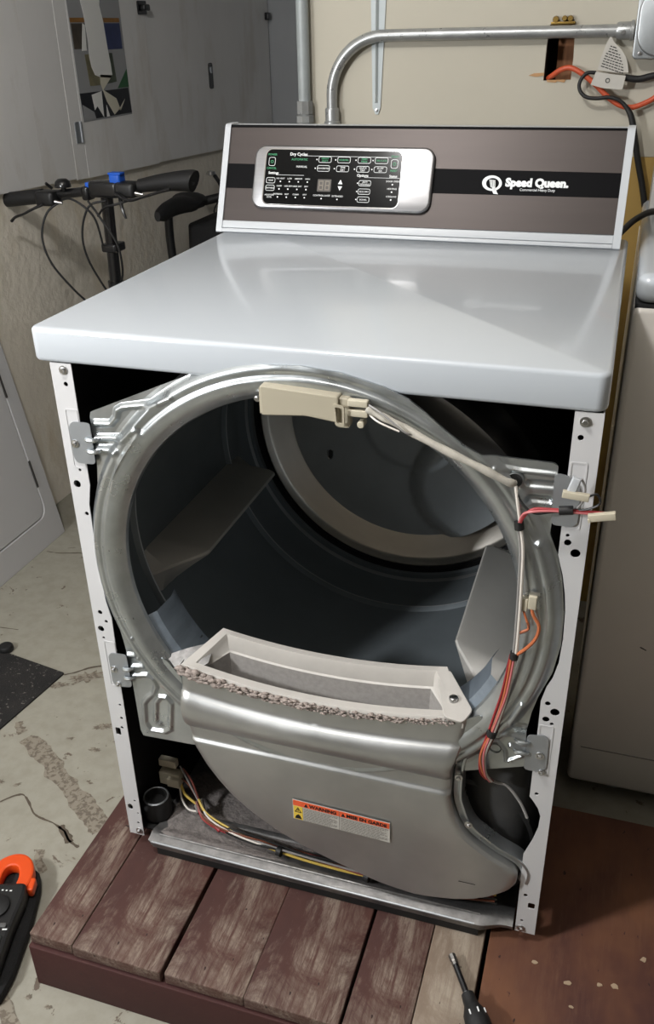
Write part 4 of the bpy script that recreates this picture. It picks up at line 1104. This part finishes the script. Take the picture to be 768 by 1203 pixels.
# white metal panel leaning on the left wall
lean = math.atan2(.112, .66)
LP = Matrix.Translation((-.845, 1.105, FLOOR)) @ Matrix.Rotation(-lean, 4, 'Y') @ Matrix(((0, 0, 1, -.026), (-1, 0, 0, 0), (0, 1, 0, 0), (0, 0, 0, 1)))  # (u leftwards from the far lower corner, v up, proud)
pnl = thing('front_panel', tuple(LP @ Vector((.4, 0, 0))), 'white metal front panel with a door outline leaning against the left wall', 'panel')
fr_o = rrect(0, .82, .0, .665, .004); dr_h = rrect(.052, .62, .085, .60, .035, 6)
G().plate(fr_o, .024, LP @ Matrix.Translation((0, 0, .012)), [dr_h], bevel=.002).obj('panel_frame', white_panel, pnl)
G().plate(rrect(.0555, .6165, .0885, .5965, .032, 6), .022, LP @ Matrix.Translation((0, 0, .0115)), bevel=.002).obj('panel_door', white_panel, pnl)
G().plate(rrect(.03, .79, .03, .63, .03), .003, LP @ Matrix.Translation((0, 0, .0015))).obj('panel_back', black_in, pnl)
for v0 in (.175, .455): G().slab(.0470, .0545, v0, v0 + .085, 0, .003, .001, .0008, LP @ Matrix.Translation((0, 0, .0228))).obj('hinge_slot', M('hinge_dark', (62, 60, 58), .6), pnl)

# rubber mat and puck
def m_mat():
    m, nt, b = new_mat('mat_black'); v = coords(nt)
    f = ramp(nt, noise(nt, v, 130, 3, .5), [(.64, 0), (.70, 1)]); g = ramp(nt, noise(nt, v, 9, 4), [(.4, 0), (.7, .35)])
    nt.links.new(mix(nt, f, mix(nt, g, lin((22, 21, 21)), lin((58, 54, 51))), lin((98, 94, 90))), b.inputs['Base Color'])
    b.inputs['Roughness'].default_value = .9; bumpn(nt, b, noise(nt, v, 220, 4), .6, .003); return m



mt = G().plate(rpoly([(-.464, .493), (-.495, .27), (-.56, -.20), (-.96, -.14), (-.92, .10), (-.87, .56)], .006), .004, Matrix.Translation((0, 0, FLOOR + .002)), bevel=.001)
mt.obj('floor_mat', m_mat(), None, 'black speckled rubber mat lying on the concrete floor', 'mat')
G().lathe([(0, 0), (.016, 0), (.018, .003), (.018, .012), (.015, .016), (0, .017)], (-.655, .533, FLOOR + .0005 + .0), 'z', 20).obj('rubber_puck', black_rub, None, 'small round black rubber puck at the edge of the mat', 'puck')

# clamp meter on its pouch
MA = Matrix.Translation((-.214, -.062, FLOOR)) @ Matrix.Rotation(math.atan2(-.94, .33) + pi / 2, 4, 'Z')   # local -y runs from the jaws to the end of the body
po = G().plate(rpoly([(-.034, .020), (.038, .020), (.050, -.02), (.053, -.10), (.048, -.19), (.036, -.235), (-.03, -.235), (-.040, -.1)], .015), .020, MA @ Matrix.Translation((0, 0, .0101)), bevel=.006)
po.obj('meter_pouch', black_fabric, None, 'black fabric pouch on the floor under the clamp meter', 'pouch')
mtr = thing('clamp_meter', tuple(MA @ Vector((0, -.10, .021))), 'orange and black digital clamp meter lying on its black pouch', 'meter')
zb = .0205
G().plate(rpoly([(-.036, -.035), (.036, -.035), (.039, -.06), (.033, -.12), (.030, -.215), (-.030, -.215), (-.033, -.12), (-.039, -.06)], .010), .030, MA @ Matrix.Translation((0, 0, zb + .015)), bevel=.006).obj('body', black_plastic, mtr)
jaw = G()
o_ = spline2([(-.036, -.042), (-.040, -.012), (-.030, .018), (-.010, .032), (.012, .032), (.030, .018), (.040, -.010), (.036, -.042)], 4)
i_ = [(.013, -.040), (.015, -.016), (.010, .000), (.003, .006), (-.006, .006), (-.013, -.001), (-.015, -.018), (-.013, -.040)]
jaw.plate(o_ + spline2(i_, 3), .022, MA @ Matrix.Translation((0, 0, zb + .013)), bevel=.004); jaw.obj('jaw', orange_plastic, mtr)
G().plate(rpoly([(.034, -.018), (.047, -.020), (.047, -.046), (.036, -.046)], .005), .018, MA @ Matrix.Translation((0, 0, zb + .013)), bevel=.003).obj('trigger', orange_plastic, mtr)
G().lathe([(.024, 0), (.024, .004), (.021, .006), (.0, .006)], (0, 0, 0), 'z', 24, mat=MA @ Matrix.Translation((-.004, -.085, zb + .030))).obj('dial', black_rub, mtr)
G().slab(-.003, .003, -.021, .012, 0, .006, .002, .002, MA @ Matrix.Translation((-.004, -.085, zb + .035))).obj('dial_grip', black_plastic, mtr)
for x, y in ((-.020, -.122), (0, -.122), (.019, -.122)): G().slab(x - .006, x + .006, y - .004, y + .004, 0, .003, .002, .001, MA @ Matrix.Translation((0, 0, zb + .030))).obj('button', M('button_grey', (84, 84, 84), .5), mtr)
G().slab(-.026, .024, -.190, -.140, 0, .002, .003, .001, MA @ Matrix.Translation((0, 0, zb + .030))).obj('screen', M('lcd_dark', (44, 48, 46), .2), mtr)
wk = G()
for x, y, w in ((-.026, -.056, .007), (-.010, -.052, .002), (-.003, -.052, .003), (.004, -.053, .003), (.011, -.054, .004), (-.024, -.063, .003), (.020, -.130, .008), (-.008, -.130, .006)):
    wk.box((x, y, zb + .0301), (x + w, y + .0025, zb + .0304), MA)
wk.obj('white_markings', white_ink, mtr)

# nut driver on the platform
nd_ = thing('nut_driver', (.60, -.12, 0), 'black-handled nut driver lying on the grey plank', 'tool')
A = Vector((.5695, -.062, .0075)); B = Vector((.6020, -.121, .0135)); u = (B - A).normalized()
def al(t): return A + u * t
G().tube([al(0), al(.009), al(.0095), al(.012), al(.0125), al(.018)], lambda t: .0058 if t < .45 else (.0045 if t < .75 else .005), 8, 0).obj('socket_tip', M('tip_steel', (128, 124, 120), .35, .9), nd_)
G().tube([al(.018), al(.068)], .0046, 12, 0).obj('shaft', black_metal, nd_)
G().tube([al(.0655), al(.0675), al(.072), al(.078)], .0056, 12, 0).obj('collar', screw_m, nd_)
hl = [(0, .0092), (.008, .0100), (.016, .0105), (.022, .013), (.030, .0165), (.045, .018), (.075, .017), (.10, .018), (.108, .014), (.110, .004)]
hx = al(.070); ux = Vector((u.x, u.y, 0)).normalized()
HB = Vector((hx.x, hx.y, .0175))
pts = [HB + ux * h for h, _ in hl]
G().tube(pts, lambda t: hl[min(len(hl) - 1, round(t * (len(hl) - 1)))][1], 18, 0).obj('handle', black_rub, nd_)
for k in (-.55, 0.15, .85):
    s_ = Vector((-ux.y, ux.x, 0)); c_ = HB + ux * .034 + s_ * (.0172 * math.sin(k)) + Vector((0, 0, .0172 * math.cos(k)))
    G().tube([c_ - ux * .0035, c_ + ux * .0035], .0011, 6, 0).obj('grip_mark', white_ink, nd_)
# paint chips on the plywood
for x, y, r in ((.688, -.032, .0048), (.738, -.052, .0062), (.781, -.042, .0048), (.803, -.038, .0060), (.842, .018, .0058), (.745, -.088, .0036)):
    P = []; a0 = random.random() * 6; n = 9
    P = [(x + r * random.uniform(.55, 1.15) * math.cos(a0 + 2 * pi * k / n), y + .75 * r * random.uniform(.55, 1.15) * math.sin(a0 + 2 * pi * k / n)) for k in range(n)]
    G().plate(P, .0012, Matrix.Translation((0, 0, .0007))).obj('paint_chip', M('chip_cream', (160, 140, 116), .8), None, 'small cream paint chip lying on the reddish plywood', 'chip', 'paint chips on the plywood')

# floor wear
ribbon([(-.423, .275), (-.362, .244), (-.29, .196), (-.215, .150), (-.13, .098)], (.017, .023), .006, 'bare_patch', bare, k=30)
ribbon([(-.47, .315), (-.455, .295), (-.44, .285)], (.012, .010), .006, 'bare_patch', bare)
ribbon([(-.375, .091), (-.366, .10), (-.342, .126), (-.321, .125), (-.286, .095), (-.263, .087), (-.232, .083), (-.202, .072), (-.183, .057), (-.153, .045)], (.0016, .0026), .0014, 'crack', crack_m)
ribbon([(-.215, .082), (-.19, .062), (-.175, .050)], (.005, .008), .004, 'bare_patch', crack_m)
ribbon([(-.22, .02), (-.21, -.001), (-.183, -.023)], (.008, .008), .004, 'bare_patch', bare)
ribbon([(-.464, .489), (-.44, .506), (-.419, .529), (-.38, .552)], (.0022, .0030), .0012, 'crack', crack_m)
ribbon([(-.833, .983), (-.79, .985), (-.729, 1.002), (-.69, 1.0)], (.0014, .003), .0016, 'crack', crack_m)
ribbon([(-.732, .613), (-.678, .617)], (.0016, .0010), .0006, 'crack', crack_m)
ribbon([(-.145, -.20), (-.11, -.25), (-.05, -.30), (0, -.33)], (.010, .014), .006, 'bare_patch', bare)
for c, rx, ry, ro in (((-.405, .497), .040, .018, .6), ((-.455, .452), .022, .010, .5), ((-.28, .355), .022, .009, .3), ((-.26, .285), .012, .006, .2), ((-.36, .15), .008, .004, .9), ((-.40, .146), .012, .006, .4), ((-.33, .30), .009, .004, .3), ((-.07, -.24), .006, .004, .5), ((-.03, -.245), .006, .003, .2), ((-.70, .985), .02, .006, .5), ((-.66, .93), .012, .006, .9)): blob(c, rx, ry, ro, .45, n=34)
ribbon([(.72, .30), (.9, .305), (1.2, .31)], (.03, .04), .012, 'debris_strip', bare)

# ================================================================ bicycles against the left wall
def bike_wheel(parent, c, r, tilt, name='wheel'):
    Mx = Matrix.Translation(c) @ Matrix.Rotation(tilt, 4, 'Y')
    w = G(); w.lathe([(r - .030, -.010), (r - .012, -.020), (r, 0), (r - .012, .020), (r - .030, .010), (r - .030, -.010)], (0, 0, 0), 'x', 40, mat=Mx)
    o = w.obj(name, black_rub, parent)
    q = G(); q.lathe([(r - .030, -.009), (r - .042, -.006), (r - .042, .006), (r - .030, .009)], (0, 0, 0), 'x', 40, mat=Mx); q.obj('rim', bracket_m, o)
    h = G(); h.add([], [])
    for k in range(14):
        a = 2 * pi * k / 14; s_ = 1 if k % 2 else -1
        h.cyl(tuple(Mx @ Vector((s_ * .016, .012 * math.cos(a + .6), .012 * math.sin(a + .6)))), tuple(Mx @ Vector((0, (r - .04) * math.cos(a), (r - .04) * math.sin(a)))), .0011, n=4)
    h.cyl(tuple(Mx @ Vector((-.045, 0, 0))), tuple(Mx @ Vector((.045, 0, 0))), .014, n=12); h.obj('spokes', chrome, o)
    return o


bk1 = thing('folding_bicycle', (-.74, 1.6, FLOOR), 'black folding bicycle with a blue clamp on its handlebar, leaning at the left wall', 'bicycle')
R1 = .235; z0 = FLOOR + R1
bike_wheel(bk1, (-.715, 1.36, z0), R1, -.06); bike_wheel(bk1, (-.80, 2.24, z0), R1, -.06)
fr = G(); fr.tube([(-.674, 1.300, .615), (-.684, 1.315, .40)], .022, 14, 0)
fr.tube([(-.682, 1.312, .52), (-.72, 1.50, .512), (-.76, 1.70, .46), (-.80, 1.94, .34)], .021, 12, 4)
fr.tube([(-.822, 1.95, .48), (-.80, 1.955, .16)], .019, 12, 0)
for dx in (-.05, .05): fr.tube([(-.80 + dx * .3, 1.96, .18), (-.80 + dx, 2.10, .15), (-.80 + dx, 2.24, z0)], .008, 8, 3); fr.tube([(-.815 + dx * .3, 1.96, .40), (-.80 + dx, 2.12, .28), (-.80 + dx, 2.24, z0)], .007, 8, 3)
for dx in (-.05, .05): fr.tube([(-.686 + dx * .3, 1.316, .40), (-.70 + dx, 1.33, .36), (-.715 + dx, 1.36, z0)], .010, 8, 3)
fr.obj('frame', black_metal, bk1)
G().slab(-.715, -.655, 1.38, 1.44, .480, .545, .008, .006).obj('hinge_clamp', black_metal, bk1)
hp = G().tube([(-.657, 1.282, .850), (-.664, 1.288, .74), (-.674, 1.300, .615)], .0165, 14, 3); hp.obj('handlepost', black_metal, bk1)
G().slab(-.690, -.640, 1.268, 1.325, .700, .722, .01, .004).obj('post_clamp', black_metal, bk1)
def bz_(x): return .8645 + (x + .655) * .115
G().tube([(-.985, 1.285, bz_(-.985)), (-.80, 1.282, bz_(-.80)), (-.655, 1.28, bz_(-.655)), (-.52, 1.282, bz_(-.52)), (-.40, 1.285, bz_(-.40))], .0125, 14, 4).obj('handlebar', black_metal, bk1)
G().tube([(-.992, 1.285, bz_(-.99)), (-.986, 1.285, bz_(-.985)), (-.92, 1.284, bz_(-.92)), (-.862, 1.283, bz_(-.862)), (-.856, 1.283, bz_(-.856))], lambda t: .0135 if t > .97 else .0195, 16, 4).obj('grip', black_rub, bk1)
rg = G().tube([(-.555, 1.282, bz_(-.555)), (-.545, 1.282, bz_(-.545)), (-.50, 1.284, bz_(-.50) + .002), (-.45, 1.286, bz_(-.45) + .001), (-.408, 1.288, bz_(-.408) - .002), (-.399, 1.288, bz_(-.399) - .004)], lambda t: .017 + .011 * sm(.1, .9, t) if t < .985 else .012, 16, 5); rg.obj('grip', black_rub, bk1)
G().slab(-.700, -.610, 1.258, 1.304, .845, .886, .012, .008).obj('stem', black_metal, bk1)
G().slab(-.725, -.700, 1.262, 1.302, .836, .872, .01, .006).obj('bar_clamp', black_metal, bk1)
G().lathe([(0, .022), (.012, .021), (.020, .014), (.022, .004), (.022, 0), (.010, 0)], (-.783, 1.275, bz_(-.783) + .018), 'z', 20).obj('bell', black_metal, bk1)
G().cyl((-.783, 1.28, bz_(-.783)), (-.783, 1.275, bz_(-.783) + .02), .007).obj('bell_mount', black_plastic, bk1)
G().tube([(-.815, 1.27, bz_(-.81) + .018), (-.822, 1.255, bz_(-.82) + .034)], .004, 8, 0).obj('bell_lever', black_plastic, bk1)
G().slab(-.634, -.602, 1.262, 1.298, .878, .905, .006, .004).obj('blue_clamp', blue_plastic, bk1); G().slab(-.636, -.598, 1.262, 1.290, .9035, .909, .004, .002).obj('blue_clamp', blue_plastic, bk1)
G().slab(-.712, -.698, 1.268, 1.290, .868, .882, .004, .002).obj('blue_clamp', blue_plastic, bk1)
for x, sgn in ((-.832, -1), (-.585, 1)):
    z = bz_(x); b = G().slab(x - .03, x + .03, 1.245, 1.30, z - .024, z + .014, .012, .008); b.obj('brake_mount', black_plastic, bk1)
    G().cyl((x + .028, 1.258, z - .012), (x + .048, 1.262, z - .016), .006, .004, 10).obj('cable_adjuster', chrome, bk1)
lv = G().tube([(-.835, 1.245, .826), (-.860, 1.23, .815), (-.888, 1.225, .802), (-.915, 1.225, .793), (-.928, 1.225, .783)], lambda t: .0075 - .002 * math.sin(t * pi), 10, 5, flat=.6); lv.obj('brake_lever', black_metal, bk1)
lv = G().tube([(-.600, 1.235, .862), (-.560, 1.225, .848), (-.515, 1.222, .858), (-.465, 1.225, .872), (-.440, 1.23, .878)], lambda t: .008 - .002 * math.sin(t * pi), 10, 5, flat=.6); lv.obj('brake_lever', black_metal, bk1)
G().tube([(-.598, 1.25, .852), (-.588, 1.235, .828), (-.578, 1.232, .800)], lambda t: .006 - .003 * t, 8, 4).obj('shift_lever', black_metal, bk1)
G().slab(-.602, -.575, 1.255, 1.285, bz_(-.59) + .002, bz_(-.59) + .012, .004, .002).obj('shifter_plate', bracket_m, bk1)
for pts in ([(-.790, 1.262, .832), (-.820, 1.235, .805), (-.836, 1.22, .745), (-.820, 1.22, .675), (-.775, 1.24, .600), (-.735, 1.27, .54)],
            [(-.785, 1.262, .836), (-.740, 1.235, .845), (-.70, 1.235, .825), (-.678, 1.245, .790), (-.676, 1.262, .72)],
            [(-.650, 1.262, .838), (-.690, 1.24, .826), (-.718, 1.235, .760), (-.716, 1.24, .69), (-.692, 1.262, .61), (-.676, 1.28, .57)],
            [(-.690, 1.24, .840), (-.650, 1.225, .800), (-.612, 1.225, .740), (-.606, 1.23, .69), (-.622, 1.25, .64), (-.66, 1.28, .60)],
            [(-.565, 1.25, .846), (-.60, 1.235, .836), (-.64, 1.235, .826), (-.672, 1.25, .80)]):
    G().tube(pts, .0030, 8, 6).obj('cable', black_rub, bk1)
G().tube([(-.826, 1.95, .695), (-.830, 1.95, .60), (-.824, 1.95, .47)], .0150, 14, 3).obj('seatpost', black_metal, bk1)
sd = G(); rows = []
for i in range(15):
    t = i / 14; y = 1.80 + .27 * t; w = .020 + .040 * sm(.3, .85, t); w *= (1 - .9 * (1 if t == 0 else 0) * .5) ; zc = .700 + .012 * math.sin(t * pi) + (.01 if t > .8 else 0)
    rows.append([(-.790 + w * math.cos(a), y, zc + (.026 if math.sin(a) > 0 else .032) * math.sin(a) * (.55 + .45 * sm(0, .2, t))) for a in [2 * pi * k / 16 for k in range(17)]])
sd.grid(rows); sd.f.append(tuple(range(16))); sd.f.append(tuple(14 * 17 + k for k in range(16))[::-1]); sd.obj('saddle', black_rub, bk1)
bagm = G().slab(-.84, -.67, 2.08, 2.42, .44, .622, .03, .012, taper=.006); bagm.obj('rack_bag', black_fabric, bk1)
G().tube([(-.78, 2.06, .435), (-.78, 2.44, .435)], .006, 8, 0).obj('rear_rack', black_metal, bk1); G().tube([(-.80, 2.24, .43), (-.80, 2.24, z0)], .006, 8, 0).obj('rack_stay', black_metal, bk1)
G().tube([(-.69, 1.44, .538), (-.70, 1.52, .545), (-.715, 1.60, .54), (-.73, 1.66, .52)], .004, 8, 4).obj('cable', black_rub, bk1)

bk2 = thing('bicycle', (-.82, 2.9, FLOOR), 'second dark bicycle standing further back behind the folding bicycle', 'bicycle')
bike_wheel(bk2, (-.84, 2.70, FLOOR + .20), .20, -.05); bike_wheel(bk2, (-.84, 3.11, FLOOR + .20), .20, -.05)
fr = G(); fr.tube([(-.84, 2.62, .60), (-.84, 2.65, .34)], .018, 12, 0); fr.tube([(-.84, 2.64, .45), (-.84, 2.94, .20)], .016, 12, 0); fr.tube([(-.84, 2.64, .50), (-.84, 2.98, .46)], .013, 12, 0); fr.tube([(-.84, 2.99, .56), (-.84, 2.93, .16)], .014, 12, 0)
for dx in (-.04, .04): fr.tube([(-.84 + dx * .4, 2.65, .34), (-.84 + dx, 2.70, FLOOR + .20)], .009, 8, 0); fr.tube([(-.84 + dx * .4, 2.93, .18), (-.84 + dx, 3.11, FLOOR + .20)], .008, 8, 0)
fr.obj('frame', black_metal, bk2)
G().tube([(-.955, 2.52, .628), (-.86, 2.54, .650), (-.78, 2.53, .664), (-.70, 2.50, .675)], .012, 12, 4).obj('handlebar', black_metal, bk2)
G().tube([(-.84, 2.54, .655), (-.84, 2.62, .60)], .016, 12, 0).obj('stem', black_metal, bk2)
G().tube([(-.955, 2.52, .628), (-.862, 2.54, .650)], .0175, 12, 0).obj('grip', black_rub, bk2); G().tube([(-.79, 2.53, .662), (-.70, 2.50, .675)], .0175, 12, 0).obj('grip', black_rub, bk2)
G().tube([(-.872, 2.53, .66), (-.880, 2.51, .70), (-.896, 2.50, .732)], .008, 8, 3).obj('bell_mount', black_plastic, bk2)
G().lathe([(0, .014), (.014, .012), (.020, .0), (.012, -.004)], (-.905, 2.49, .735), 'z', 16).obj('bell', chrome, bk2)
G().slab(-.90, -.78, 2.88, 3.06, .56, .60, .03, .012).obj('saddle', black_rub, bk2)
G().tube([(-.875, 2.50, .648), (-.89, 2.46, .60), (-.87, 2.47, .55)], .003, 6, 4).obj('cable', black_rub, bk2)

# ---------------------------------------------------------------- lift the whole place so that the floor is at z = 0
for o in list(S.objects):
    if o.parent is None: o.location.z += LIFT
